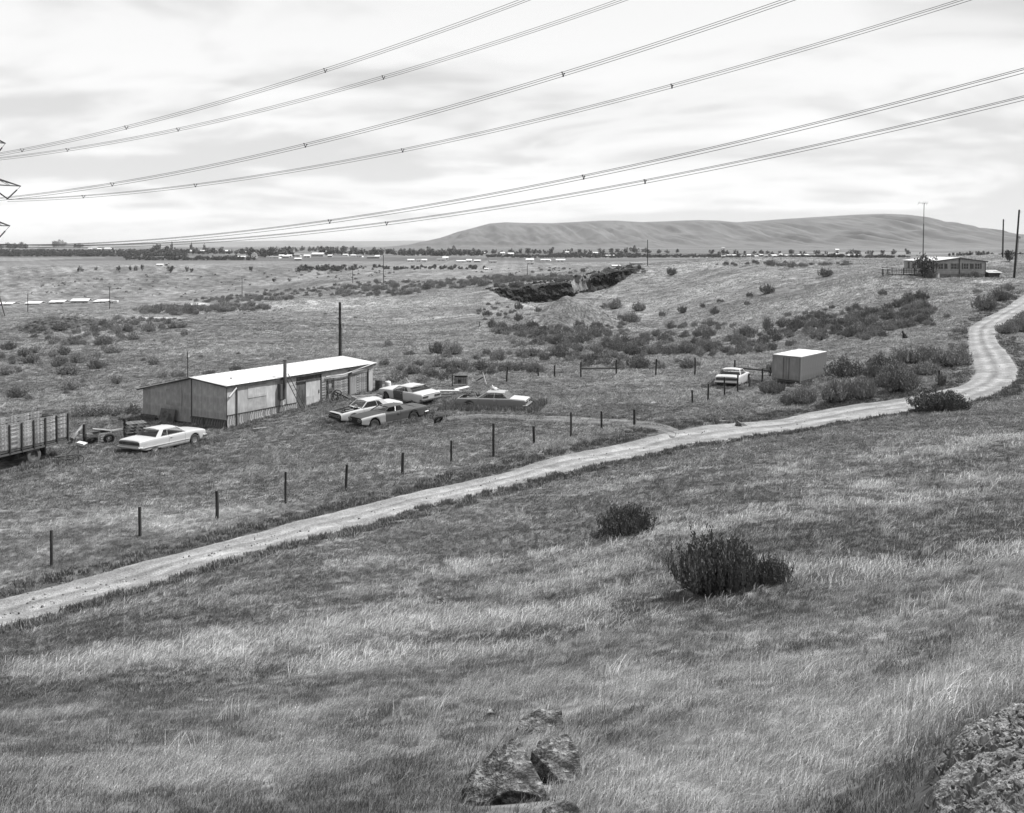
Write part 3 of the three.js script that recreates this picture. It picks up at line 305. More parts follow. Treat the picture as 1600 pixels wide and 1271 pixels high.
{
  const R = rng(1234);
  const zones = [ // from, to, clumps per square metre, size
    [3, 7, 120, 0.9], [7, 12, 130, 0.95], [12, 18, 95, 1.0], [18, 30, 66, 1.15], [30, 48, 36, 1.45], [48, 78, 27, 1.4], [78, 125, 11, 1.9], [125, 210, 4.2, 2.8], [210, 430, 0.75, 4.6], [430, 820, 0.11, 8]];
  const green = [[], [], []], dry = [[], [], []], weeds = [];
  for (const [d0, d1, den, size] of zones) { const half = 0.585, A = half * (d1 * d1 - d0 * d0) + 2.4 * (d1 - d0), N = Math.round(A * den), lod = d0 < 14 ? 0 : d0 < 47 ? 1 : 2;
    for (let i = 0; i < N; i++) { const D = Math.sqrt(d0 * d0 + R() * (d1 * d1 - d0 * d0)), x = (R() * 2 - 1) * (half * D + 1.2), z = -D, k1 = R(), k2 = R(), k3 = R(), k4 = R();
      if (bareBank(x, D) && k1 < 0.96) continue; const rd = D > 25 ? roadDist(x, z, 0) : 9; if (rd < 0.05 + 0.35 * k2 - 0.2) continue; if (D > 50 && D < 90 && roadDist(x, z, 1) < 0 && k1 < 0.8) continue; if (D > 50 && onSite(x, z, -0.15)) continue;
      const dn = dryness(x, z), yaw = (k3 - 0.5) * 2.4, s = size * (0.75 + 0.5 * k4), sh = (0.62 + 0.38 * Math.min(size, 4)) * 1 * (0.75 + 0.5 * k4);
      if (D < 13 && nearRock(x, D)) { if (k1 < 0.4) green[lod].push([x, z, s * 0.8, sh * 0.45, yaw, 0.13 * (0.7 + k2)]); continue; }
      const tone = (0.82 + 0.36 * fbm(x * 0.9 + 70, z * 0.9, 2) + (k2 - 0.5) * 0.4) * (size > 1.4 ? 1.15 : 0.95);
      if (D > 27 && rd < 1.4 && k1 < 0.2) { weeds.push([x, z, s * 0.9, sh * (0.7 + 0.5 * k2), k3 * 6.28, 0.15 * tone]); continue; }
      const wet = sstep(0.15, 0.75, dn);
      if (D > 120 && (patchAt(DARKP, x, D, gy(x, z)) || patchAt(PALE.slice(0, 3), x, D, gy(x, z)))) { if (patchAt(DARKP.slice(0, 2), x, D, gy(x, z)) && k4 < 0.9) weeds.push([x, z, s * 0.6, sh * 0.5, k3 * 6, 0.03 + 0.06 * k2 * k2]); continue; }
      if (k1 < 0.05 + wet * 0.85) dry[lod].push([x, z, s, sh * (0.7 + 0.5 * k2), yaw, (0.33 + 0.2 * dn) * tone]); else green[lod].push([x, z, s, sh * (0.7 + 0.45 * k2), yaw, (0.175 + 0.12 * dn) * tone]); } }
  for (const [k, n, hgt] of [['sedan', 420, 1.25], ['muscle', 420, 1.2], ['stripped', 300, 1.2], ['coupe', 260, 1.1], ['weedy', 700, 2.1], ['white', 300, 1.2], ['trailer', 500, 1.4], ['box', 260, 1.2], ['shed', 900, 1.2]]) { const s = SITE[k]; for (let i = 0; i < n; i++) { let a = (R() * 2 - 1) * (s.L + 1), b = (R() * 2 - 1) * (s.W + 1); if (Math.abs(a) < s.L - 0.1 && Math.abs(b) < s.W - 0.12) continue; const x = s.x + a * s.h[0] + b * s.h[1], z = -(s.D + a * s.h[1] - b * s.h[0]); const q = hgt * (0.7 + 0.7 * R()); weeds.push([x, z, 0.9 + 0.5 * R(), q, R() * 6.28, 0.15 + 0.12 * R()]); } }
  const names = ['foreground', 'middle slope', 'far flat'];
  for (let l = 0; l < 3; l++) { const n = [46, 30, 22][l], w = [0.0021, 0.0038, 0.0085][l], seg = [4, 3, 2][l];
    sow('green_grass', 'short dark grass covering the ' + names[l], [clump(11 + l, n, 0.12, [0.085, 0.105, 0.125][l], w, 0.4, seg), clump(21 + l, n, 0.13, [0.07, 0.09, 0.105][l], w * 1.1, 0.3, seg)], green[l]);
    sow('dry_grass', 'pale wind-bent dry grass in patches on the ' + names[l], [clump(31 + l, n, 0.11, [0.15, 0.18, 0.21][l], w * 0.85, 0.7, seg, 0.1), clump(41 + l, n, 0.12, [0.12, 0.15, 0.18][l], w * 0.85, 0.8, seg, 0.06)], dry[l]); }
  sow('weeds', 'dark weeds along the road edges and around the parked things', [clump(51, 40, 0.16, 0.2, 0.012, 0.1, 2), clump(52, 40, 0.18, 0.17, 0.014, 0.1, 2)], weeds);
  // thin pale tussocks that stand out singly in the grass, and tall stalks in the foreground
  const tus = [], stalk = []; for (const [px, py, n, r] of [[400, 1120, 7, 0.5], [620, 1130, 6, 0.5], [300, 1180, 4, 0.4], [590, 890, 3, 0.5], [1030, 770, 8, 1.2], [1080, 725, 8, 2], [1250, 720, 8, 2.5], [1390, 700, 10, 2], [1480, 745, 6, 2], [1430, 950, 5, 0.5], [1490, 865, 5, 0.6], [1500, 810, 6, 1.2], [940, 1115, 2, 0.1], [980, 1060, 5, 0.4], [1240, 1060, 5, 0.4], [1330, 800, 5, 1], [1130, 770, 6, 1.2], [860, 690, 9, 1.4], [820, 708, 6, 1], [770, 655, 5, 1.5], [1480, 1090, 8, 0.25], [1450, 1130, 9, 0.2], [1420, 1100, 8, 0.25], [1100, 700, 5, 2], [1450, 760, 7, 2.5], [1300, 850, 8, 1.6], [1120, 820, 6, 1.5], [1560, 760, 7, 2], [900, 800, 5, 1.5], [760, 860, 6, 1.4], [1500, 930, 6, 1], [1290, 900, 5, 0.8], [690, 800, 4, 1.5], [1200, 690, 7, 2.5]]) { const c = spot(px, py); for (let i = 0; i < n; i++) { const x = c.x + (R() - 0.5) * 2 * r, z = c.z + (R() - 0.5) * 2 * r; if (roadDist(x, z) < 0.2) continue; const s = 0.8 + 0.5 * R() + c.D * 0.008; tus.push([x, z, s, s * (0.9 + 0.4 * R()), (R() - 0.5) * 2, 0.55 + 0.3 * R()]); } }
  sow('pale_tussock', 'scattered bleached grass tussocks standing out of the darker grass', [clump(61, 36, 0.09, 0.24, 0.0034, 0.3, 3), clump(62, 30, 0.08, 0.27, 0.0034, 0.45, 3)], tus);
  for (let i = 0; i < 420; i++) { const D = Math.sqrt(25 + R() * 200), x = (R() * 2 - 1) * (0.56 * D), z = -D; if (bareBank(x, D)) continue; const w = x > -0.1 * D && D < 7 ? 1 : 0.35; if (R() > w) continue; stalk.push([x, z, 1, 0.8 + 0.6 * R(), (R() - 0.5) * 2.5, 0.3 + 0.2 * R()]); }
  sow('seed_stalks', 'thin pale seed stalks rising above the foreground grass', [clump(71, 5, 0.1, 0.36, 0.0015, 0.35, 5, 1), clump(72, 4, 0.1, 0.32, 0.0015, 0.5, 5, 1)], stalk);
}

// ---------------------------------------------------------------- sagebrush
function sageGeo(seed, twigs, leaves, leaf, spread = 1, up = 1, thick = 0.012) { // unit bush: radius 1, height about 1
  const R = rng(seed), wood = [], pos = [];
  for (let k = 0; k < twigs; k++) { const a = R() * 6.283, e = Math.sqrt(R()), lob = (0.55 + 0.8 * fbm(Math.cos(a) * e * 2.2 + seed, Math.sin(a) * e * 2.2, 2)) * (0.85 + 0.3 * R()); const tip = V(Math.cos(a) * e * lob * spread, (0.34 + 0.72 * Math.sqrt(Math.max(0, 1 - e * e * 0.9)) * (0.7 + 0.45 * R())) * lob * up, Math.sin(a) * e * lob * spread), bs = 0.1 + 0.3 * e * e, base = V(tip.x * bs, 0, tip.z * bs), mid = V(tip.x * (0.62 + 0.28 * e), tip.y * 0.4, tip.z * (0.62 + 0.28 * e));
    if (k % 2 === 0) wood.push(rod(base, mid, thick, thick * 0.6, 3), rod(mid, tip, thick * 0.6, thick * 0.25, 3));
    const dir = tip.clone().sub(mid).normalize().lerp(V(0, 1, 0), 0.45).normalize();
    for (let l = 0; l < leaves; l++) { const t = R(), c = mid.clone().lerp(tip, e > 0.6 ? 1.05 * t - 0.5 * R() * R() : 0.2 + 0.85 * t).add(V((R() - 0.5), (R() - 0.5) * 0.6, (R() - 0.5)).multiplyScalar(leaf * 1.15)), d = dir.clone().add(V(R() - 0.5, R() * 0.6 - 0.1, R() - 0.5).multiplyScalar(1.3)).normalize().multiplyScalar(leaf * (0.8 + 0.7 * R())), s = V(R() - 0.5, R() - 0.5, R() - 0.5).cross(d).normalize().multiplyScalar(leaf * 0.3); const A = c.clone().sub(s), B = c.clone().add(s), C = c.clone().add(d); pos.push(A.x, A.y, A.z, B.x, B.y, B.z, C.x, C.y, C.z); const E = C.clone().add(s.clone().multiplyScalar(-1.2)); pos.push(A.x, A.y, A.z, C.x, C.y, C.z, E.x, E.y, E.z); } }
  const g = new THREE.BufferGeometry(); g.setAttribute('position', new THREE.Float32BufferAttribute(pos, 3)); const mw = merge(wood); let rr = 0, hh = 0; for (let i = 0; i < pos.length; i += 3) { rr += Math.hypot(pos[i], pos[i + 2]) ** 6; hh = Math.max(hh, pos[i + 1]); } rr = (rr / (pos.length / 3)) ** (1 / 6) * 1.12; for (const q of [g, mw]) q.scale(0.86 / rr, 1.28 / hh, 0.86 / rr); g.computeVertexNormals(); return [g, mw]; }
const leafMat = mat(0.085, { roughness: 0.9 }), leafMats = [0.14, 0.185, 0.235].map((v) => mat(v, { roughness: 0.9 })), twigMat = mat(0.09);
const sageFine = [sageGeo(101, 620, 16, 0.055, 1, 1), sageGeo(102, 420, 16, 0.06, 1, 1)], sageMid = [201, 202, 203, 204].map((s) => sageGeo(s, 240, 11, 0.075, 1, 1, 0.018)), sageFar = [301, 302, 303, 304].map((s) => sageGeo(s, 110, 9, 0.115, 1, 1, 0.025));
function bush(label, s, r, h, geo, R, group, lm) { const o = thing('sagebrush', label, 'shrub', group); o.position.set(s.x, gy(s.x, s.z) - 0.03, s.z); o.rotation.y = R() * 6.28; o.scale.set(r, h, r); part('foliage', geo[0], lm ?? leafMats[Math.floor(R() * 3)], o); part('stem', geo[1], twigMat, o); return o; }
const scrub = [], bigLeaf = mat(0.09, { roughness: 0.9 });
{
  const R = rng(909), cand = [];
  const big = (label, px, py, w, h, fine = 0, r = 0.5) => { const s = spot(px, py); bush(label, { x: s.x, z: s.z - w * s.s * r * 0.5 }, w * s.s * 0.52, h * s.s, sageFine[fine], R, undefined, bigLeaf); };
  big('large dark sagebrush, the tallest one alone in the foreground grass', 1130, 930, 135, 92, 0);
  big('low sagebrush joined to the right side of the large foreground sagebrush', 1207, 915, 66, 44, 1);
  big('dark sagebrush in the grass left of and behind the largest foreground one', 978, 840, 76, 50, 0);
  big('small squat sagebrush at the left foot of the second foreground sagebrush', 944, 843, 36, 18, 1);
  big('wide dark sagebrush alone on the near side of the road by its bend', 1478, 645, 84, 34, 0);
  const one = (px, py, w, h, where) => cand.push({ s: spot(px, py, 30), w, h, where });
  const W1 = 'on the grassy slope left of the shed', W2 = 'in the row behind the metal box by the road', W3 = 'beside the metal box', W4 = 'on the slope below the house', W5 = 'on the grass behind the wrecked cars', W6 = 'around the dirt mound below the quarry', W7 = 'in the thicket along the crest left of the quarry', W8 = 'in the thicket behind the far fence posts', W9 = 'on the hillside right of the quarry', W11 = 'dotted over the valley side', W10 = 'along the valley rim left of the shed';
  for (const q of [[13, 547, 26, 14], [55, 552, 15, 12], [3, 561, 12, 10], [18, 562, 12, 9], [37, 558, 20, 14], [48, 568, 30, 14], [81, 558, 16, 12], [99, 555, 20, 14], [94, 571, 26, 14], [120, 567, 26, 14], [105, 586, 40, 18], [150, 576, 30, 16], [151, 559, 16, 10], [10, 586, 22, 14], [28, 582, 16, 10], [25, 621, 28, 17], [45, 624, 13, 8], [110, 609, 32, 16], [103, 615, 10, 7], [129, 598, 9, 7], [182, 600, 18, 12], [239, 570, 18, 12], [288, 525, 13, 9], [176, 552, 26, 12], [163, 547, 12, 9], [129, 651, 32, 18], [155, 650, 38, 16], [180, 650, 22, 12], [206, 648, 30, 16], [254, 591, 16, 10], [271, 589, 14, 9], [283, 589, 14, 8], [326, 586, 22, 8], [368, 580, 25, 10], [114, 538, 20, 12], [87, 535, 14, 9], [150, 526, 14, 9], [161, 540, 30, 14], [191, 532, 14, 12], [209, 531, 20, 12], [230, 519, 16, 11]]) one(...q, W1);
  for (const q of [[1322, 590, 60, 30], [1314, 627, 50, 36], [1350, 624, 44, 36], [1402, 613, 58, 40], [1427, 604, 22, 20], [1379, 578, 52, 24], [1421, 568, 56, 26], [1452, 563, 40, 22], [1484, 572, 56, 30], [1472, 603, 17, 20], [1445, 585, 50, 20], [1400, 585, 50, 20], [1500, 560, 30, 18]]) one(...q, W2);
  for (const q of [[1203, 615, 34, 22], [1232, 632, 30, 18], [1257, 631, 40, 27], [1283, 641, 20, 16], [1302, 630, 40, 34], [1219, 612, 20, 14], [1205, 583, 26, 15]]) one(...q, W3);
  for (const q of [[1540, 485, 42, 24], [1563, 470, 32, 20], [1577, 454, 20, 10], [1528, 458, 16, 7], [1575, 522, 36, 21], [1592, 519, 30, 20], [1480, 497, 12, 8], [1440, 470, 24, 15], [1445, 486, 26, 16], [1425, 490, 20, 12], [1418, 500, 26, 14], [1448, 508, 14, 9], [1458, 510, 9, 7], [1405, 505, 22, 12], [1380, 462, 15, 10]]) one(...q, W4);
  for (const q of [[685, 553, 30, 19], [708, 554, 32, 18], [607, 542, 15, 11], [640, 556, 18, 8], [697, 559, 20, 10], [600, 571, 18, 9], [694, 596, 22, 17], [640, 585, 14, 14], [615, 598, 24, 12], [660, 598, 18, 10]]) one(...q, W5);
  for (const q of [[811, 485, 14, 12], [841, 489, 12, 9], [810, 503, 14, 13], [769, 512, 15, 14], [760, 495, 14, 11], [749, 489, 10, 8], [780, 495, 10, 7], [790, 493, 8, 6], [905, 513, 18, 12], [930, 516, 22, 13], [985, 505, 28, 16], [970, 500, 12, 9], [998, 486, 22, 13], [1035, 496, 14, 10], [960, 483, 26, 14], [965, 478, 12, 12], [945, 482, 14, 8]]) one(...q, W6);
  for (const q of [[1290, 433, 23, 13], [1200, 459, 24, 14], [1050, 430, 17, 11], [1168, 478, 12, 8], [1172, 465, 14, 8], [1066, 489, 16, 11], [1098, 481, 9, 7], [1125, 473, 14, 6], [1117, 491, 16, 11], [1200, 517, 18, 20], [1206, 524, 22, 12], [1163, 526, 28, 16], [1205, 415, 20, 9], [1180, 412, 10, 6], [1168, 414, 8, 5], [1238, 418, 20, 9], [1255, 418, 16, 7], [1280, 498, 14, 13], [1242, 515, 30, 18], [1110, 510, 16, 12], [1090, 527, 20, 14], [1360, 404, 12, 8]]) one(...q, W9);
  const blob = (px, py, rx, ry, n, w, where) => { for (let i = 0; i < n; i++) { const a = R() * 6.283, r = Math.sqrt(R()), s = spot(px + Math.cos(a) * r * rx, py + Math.sin(a) * r * ry, 30); const rad = w * (0.55 + 0.8 * R() * R()); cand.push({ s, w: 2 * rad / s.s, h: rad * (1.0 + 0.35 * R()) / s.s, where }); } };
  blob(120, 525, 80, 18, 40, 0.8, W1); blob(60, 570, 70, 16, 14, 0.6, W1); blob(215, 508, 80, 12, 60, 0.9, W10); blob(270, 487, 60, 7, 70, 1.5, W10); blob(370, 483, 50, 6, 40, 1.4, W10); blob(400, 467, 60, 5, 50, 1.6, W7); blob(350, 470, 60, 4, 40, 1.5, W7); blob(530, 457, 130, 7, 110, 1.3, W7); blob(640, 447, 120, 6, 110, 1.3, W7); blob(730, 444, 60, 5, 50, 1.2, W7); blob(820, 436, 90, 4, 70, 1.3, W7); blob(900, 438, 60, 5, 30, 1.2, W7); blob(985, 424, 30, 5, 16, 1.1, W9); blob(1220, 414, 120, 3, 30, 0.9, W9);
  blob(830, 518, 60, 9, 42, 1.0, W6); blob(875, 525, 70, 9, 45, 1.0, W6); blob(850, 540, 50, 8, 22, 0.9, W6); blob(775, 490, 30, 14, 18, 0.7, W6); blob(960, 530, 70, 14, 34, 0.9, W8); blob(930, 555, 90, 12, 60, 0.8, W8); blob(1030, 545, 90, 12, 60, 0.9, W8); blob(1100, 525, 70, 18, 44, 0.9, W9); blob(1130, 548, 80, 10, 44, 0.8, W8); blob(1000, 572, 90, 7, 26, 0.7, W8); blob(740, 578, 120, 9, 44, 0.7, W5); blob(800, 560, 60, 8, 22, 0.7, W5); blob(640, 590, 40, 8, 12, 0.6, W5); blob(1260, 508, 60, 18, 40, 0.8, W9); blob(1320, 520, 70, 14, 46, 0.8, W4); blob(1380, 500, 70, 18, 52, 0.8, W4); blob(1420, 485, 40, 14, 20, 0.8, W4); blob(1320, 490, 60, 10, 20, 0.7, W9); blob(1200, 535, 60, 10, 20, 0.7, W9); blob(1440, 572, 50, 9, 18, 0.7, W2); blob(1380, 600, 60, 12, 10, 0.7, W2);
  blob(430, 495, 130, 12, 16, 0.5, W10); blob(950, 510, 30, 6, 10, 0.7, W6); blob(330, 555, 120, 30, 6, 0.45, W1); blob(820, 449, 45, 4, 20, 1.3, W7); blob(200, 445, 200, 22, 70, 0.9, W11); blob(520, 430, 120, 8, 40, 1.0, W11); blob(860, 425, 120, 6, 40, 0.9, W7); blob(780, 438, 60, 5, 40, 1.2, W7); blob(855, 470, 14, 3, 6, 0.9, W6);
  const ok = cand.filter((c) => c.s.D < 900 && roadDist(c.s.x, c.s.z) > 0.5 * c.w * c.s.s - 0.2 && !onSite(c.s.x, c.s.z, 0.3)); ok.sort((a, b) => b.w * b.h - a.w * a.h);
  const rank = {}, ORD = ['largest', 'second largest', 'third largest', 'fourth largest', 'fifth largest', 'sixth largest'];
  ok.forEach((c, i) => { const rk = rank[c.where] = (rank[c.where] ?? -1) + 1; const r = c.w * c.s.s * 0.5, h = c.h * c.s.s; if (i < 290) bush((rk < 6 ? ORD[rk] + ' sagebrush ' : c.w > 20 ? 'broad grey sagebrush ' : c.w > 13 ? 'middling grey sagebrush ' : 'small grey sagebrush ') + c.where, c.s, r, h, c.w > 24 ? sageMid[Math.floor(R() * 4)] : sageFar[Math.floor(R() * 4)], R, 'sagebrush ' + c.where); else scrub.push([c.s, r, h]); });
  for (let k = 0; k < 4; k++) { const l = scrub.filter((_, i) => i % 4 === k), im = new THREE.InstancedMesh(sageFar[k][0], leafMats[1], l.length), m4 = new THREE.Matrix4(); l.forEach(([s, r, h], i) => { m4.compose(V(s.x, s.y - 0.05, s.z), new THREE.Quaternion().setFromAxisAngle(V(0, 1, 0), R() * 6.28), V(r, h, r)); im.setMatrixAt(i, m4); im.setColorAt(i, grey(0.7 + 0.7 * R())); }); top(im, 'sagebrush_scrub', 'low scrub of distant sagebrush along the crests and hillsides', 'scrub', undefined, 'stuff'); }
}

// ---------------------------------------------------------------- materials of built things
Object.assign(M, {
  white: mat(0.78, { map: 'sheet', roughness: 0.45 }), chalk: mat(0.72, { map: 'sheet', roughness: 0.7 }), paleGrey: mat(0.5, { map: 'rust', roughness: 0.7 }), primer: mat(0.095, { map: 'rust', roughness: 0.75 }), darkPrimer: mat(0.055, { map: 'rust', roughness: 0.7 }), fadedPaint: mat(0.34, { map: 'rust', roughness: 0.55 }),
  black: mat(0.02), rubber: mat(0.03, { roughness: 0.95 }), seat: mat(0.06), iron: mat(0.07, { roughness: 0.8 }), engine: mat(0.1, { roughness: 0.7 }), chrome: new THREE.MeshStandardMaterial({ color: grey(0.62), metalness: 1, roughness: 0.3 }), dullChrome: new THREE.MeshStandardMaterial({ color: grey(0.4), metalness: 1, roughness: 0.5 }), lamp: mat(0.6, { roughness: 0.2 }), tail: mat(0.05, { roughness: 0.25 }),
  glass: new THREE.MeshPhysicalMaterial({ color: grey(0.72), transmission: 1, thickness: 0, roughness: 0.04, ior: 1.5, side: THREE.DoubleSide }),
  pane: new THREE.MeshStandardMaterial({ color: grey(0.03), roughness: 0.08, side: THREE.DoubleSide }),
  post: mat(0.055, { map: 'wood', roughness: 1 }), pole: mat(0.05, { map: 'wood', roughness: 1 }), wood: mat(0.3, { map: 'wood', bump: 'wood', bs: 0.004 }), woodPale: mat(0.42, { map: 'wood', bump: 'wood', bs: 0.004 }), woodDark: mat(0.11, { map: 'wood', bump: 'wood', bs: 0.004 }), peel: mat(0.5, { map: 'peel', bump: 'peel', bs: 0.003 }), peelDark: mat(0.2, { map: 'peel', bump: 'peel', bs: 0.003 }),
});
// lay a group on the ground with its local x along a heading and both axes tilted to the slope
function settle(o, x, D, h, L, W, lift = 0) { const f = V(h[0], 0, -h[1]).normalize(), r = V(-f.z, 0, f.x), c = V(x, 0, -D), y = (a, b) => { const p = c.clone().addScaledVector(f, a).addScaledVector(r, b); return gy(p.x, p.z); };
  const fx = f.clone().multiplyScalar(2 * L).setY(y(L, 0) - y(-L, 0)).normalize(), rz = r.clone().multiplyScalar(2 * W).setY(y(0, W) - y(0, -W)).normalize(), up = rz.clone().cross(fx).normalize(), zz = fx.clone().cross(up).normalize();
  o.quaternion.setFromRotationMatrix(new THREE.Matrix4().makeBasis(fx, up, zz)); o.position.set(x, (y(L, W) + y(L, -W) + y(-L, W) + y(-L, -W)) / 4 + lift, -D); return o; }
const plank = (s, t = 0.025) => box(s[0], s[1], t);

// ---------------------------------------------------------------- the long shed
{
  const sh = thing('shed', 'long low shed of patched metal sheets with a bright metal roof', 'shed'); sh.position.set(-19.5, -12.62, -70); sh.rotation.y = Math.atan2(0.856, 0.516);
  const L = 15.7, W = 8.5, E = 3.06, RZ = -3.42, RY = 3.4, LY = 2.3, R = rng(42), bottom = (x, z) => { const p = V(x, 0, z).applyAxisAngle(V(0, 1, 0), sh.rotation.y).add(sh.position); return gy(p.x, p.z) + 12.62 - 0.12; };
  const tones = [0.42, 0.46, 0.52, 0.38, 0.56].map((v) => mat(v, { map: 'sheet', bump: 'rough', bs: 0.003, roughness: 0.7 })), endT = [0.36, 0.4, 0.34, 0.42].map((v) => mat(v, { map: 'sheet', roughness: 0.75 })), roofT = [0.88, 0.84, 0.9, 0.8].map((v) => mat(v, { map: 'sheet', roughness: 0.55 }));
  // dark core so that gaps between sheets look into shadowed framing
  const core = new THREE.Shape([[-0.03, -0.2], [-0.03, E - 0.08], [3.42, RY - 0.1], [W - 0.05, LY - 0.08], [W - 0.05, -0.2]].map((q) => new THREE.Vector2(...q))); const cg = new THREE.ExtrudeGeometry(core, { depth: L - 0.12, bevelEnabled: false }); cg.rotateY(Math.PI / 2); // shape x -> -z
  cg.translate(0.06, 0, -0.06); part('frame', cg, M.woodDark, sh);
  const sheet = (x0, x1, y0, y1, m, z = 0.012, t = 0.02) => { const w = x1 - x0 - 0.012, h = y1 - y0 - 0.01; const p = part('wall_panel', box(w, h, t, (x0 + x1) / 2, (y0 + y1) / 2, z), m, sh); return p; };
  // long wall: upper sheets, each its own panel
  const xs = [0, 0.92, 1.9, 3.7, 4.6, 5.7, 6.8]; for (let i = 0; i < xs.length - 1; i++) { if (i === 2) { sheet(1.9, 3.7, 1.06, 1.95, tones[0]); sheet(1.9, 3.7, 1.96, E - 0.25, tones[2], 0.035); sheet(1.9, 3.7, E - 0.25, E - 0.03, tones[3]); } else sheet(xs[i], xs[i + 1], 1.06, E - 0.03, tones[[2, 1, 0, 4, 0, 2][i]], 0.012 + 0.004 * (i % 2)); }
  part('ledge', box(6.8, 0.05, 0.05, 3.4, 1.04, 0.03), M.woodDark, sh);
  for (let x = 0.02, k = 0; x < 6.75; k++) { const w = 0.17 + 0.1 * R(), b = bottom(x, 0.05); part('board', box(w - 0.012, 1.02 - b, 0.025, x + w / 2, (1.02 + b) / 2, 0.012 + 0.008 * R()), R() < 0.2 ? M.wood : M.peel, sh); x += w; }
  part('downpipe', [rod(V(0.84, -0.2, 0.09), V(0.84, E - 0.05, 0.09), 0.045, 0.045, 8)], M.iron, sh);
  part('gutter_stub', [rod(V(0.1, 2.3, 0.12), V(0.75, E - 0.2, 0.14), 0.06, 0.06, 8)], M.white, sh);
  // doorway and door
  sheet(6.85, 7.75, 0.35, E - 0.55, mat(0.12, { map: 'rust', roughness: 0.7 }), 0.0, 0.02); sheet(6.85, 9.4, E - 0.5, E - 0.06, M.woodDark, 0.02); part('door_lintel', box(2.7, 0.08, 0.12, 8.1, E - 0.5, 0.05), M.woodDark, sh);
  const dr = part('door', box(1.6, E - 0.95, 0.04, 8.58, 0.4 + (E - 0.95) / 2, 0.04), tones[4], sh); part('door_handle', box(0.05, 0.25, 0.05, 9.2, 1.6, 0.085), M.iron, dr); part('lower_patch', box(0.85, 0.9, 0.012, 8.28, 0.9, 0.07), tones[2], dr);
  part('corner_post', box(0.1, E - 0.4, 0.12, 9.45, 0.35 + (E - 0.4) / 2, 0.05), M.woodDark, sh);
  // planked bay
  for (let k = 0; k < 9; k++) { const y0 = bottom(11, 0.05) + 0.1 + k * 0.2; if (y0 > 2.2) break; part('plank', box(3.2, 0.185, 0.03, 11.1, y0 + 0.1, 0.015 + 0.01 * R(), 0, 0, (R() - 0.5) * 0.012), R() < 0.35 ? M.wood : M.woodPale, sh); }
  for (const [a, b] of [[9.5, 10.6], [10.6, 11.7], [11.7, 12.7]]) sheet(a, b, 2.25, E - 0.04, tones[Math.floor(R() * 3)], 0.03);
  part('sagging_gutter', [rod(V(9.9, 2.62, 0.16), V(11.9, 2.58, 0.2), 0.05, 0.05, 7), rod(V(11.9, 2.58, 0.2), V(15.7, E + 0.05, 0.28), 0.05, 0.05, 7)], M.paleGrey, sh);
  part('window_frame', [box(0.07, 1.9, 0.07, 10.2, 1.45, 0.12), box(0.07, 1.9, 0.07, 10.85, 1.45, 0.12), box(0.7, 0.06, 0.06, 10.5, 2.3, 0.12), box(0.7, 0.22, 0.04, 10.5, 1.55, 0.12)], M.iron, sh);
  // far bay with the second door
  part('door_post', box(0.14, 2.3, 0.12, 12.75, 1.7, 0.06), M.woodDark, sh); sheet(12.85, 13.7, 0.7, 2.5, mat(0.3, { map: 'rust', rep: 0.5, roughness: 0.8 }), 0.03);
  for (let k = 0; k < 9; k++) part('plank', box(1.3, 0.19, 0.03, 14.38, 0.8 + k * 0.2, 0.02 + 0.01 * R(), 0, 0, (R() - 0.5) * 0.02), R() < 0.3 ? M.wood : M.woodPale, sh);
  part('door_post', box(0.1, 2.2, 0.14, 15.05, 1.6, 0.07), M.woodDark, sh); part('header_board', box(2.3, 0.3, 0.05, 14.2, 2.62, 0.06, 0, 0, 0.03), tones[2], sh); part('corner_board', box(0.5, 2.6, 0.04, 15.45, 1.75, 0.03), tones[2], sh); sheet(12.7, 15.3, 2.78, E - 0.03, tones[1], 0.02);
  // end wall
  const endPanel = (z0, z1, y0, m) => { const top_ = (z) => z > RZ ? lerp(E, RY, z / RZ) : lerp(RY, LY, (z - RZ) / (-W - RZ)); const s = new THREE.Shape([[z0, y0], [z1, y0], [z1, top_(z1) - 0.06], ...(z0 > RZ && z1 < RZ ? [[RZ, RY - 0.06]] : []), [z0, top_(z0) - 0.06]].map(([z, y]) => new THREE.Vector2(-z, y))); const g = new THREE.ExtrudeGeometry(s, { depth: 0.02, bevelEnabled: false }); g.rotateY(Math.PI / 2); g.translate(-0.03 - 0.006 * R(), 0, 0); part('wall_panel', g, m, sh); };
  endPanel(-0.02, -1.24, 0.72, endT[1]); endPanel(-1.255, -2.4, 0.72, endT[3]); endPanel(-2.415, -3.41, 0.72, endT[1]);
  let zz = -3.44; for (const w of [1.0, 1.15, 0.85, 1.2, 0.82]) { endPanel(zz, zz - w, bottom(0, zz - w / 2) - 0.05, endT[Math.floor(R() * 4)]); zz -= w + 0.015; }
  part('wall_batten', box(0.04, 2.7, 0.05, -0.06, 2.0, -3.42), M.woodDark, sh); part('wall_patch', box(0.02, 1.1, 1.6, -0.07, 1.9, -5.2), endT[0], sh);
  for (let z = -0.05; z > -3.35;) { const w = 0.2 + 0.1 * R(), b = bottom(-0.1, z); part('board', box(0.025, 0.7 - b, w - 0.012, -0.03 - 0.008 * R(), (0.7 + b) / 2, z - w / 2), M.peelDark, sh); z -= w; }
  part('skirt_rail', box(0.06, 0.06, 3.4, -0.06, 0.71, -1.7), M.iron, sh); part('skirt_post', box(0.07, 1.0, 0.07, -0.075, 0.25, -2.2), M.woodDark, sh); part('sill_board', box(0.05, 0.14, 5, -0.06, 0.2, -6), M.woodDark, sh);
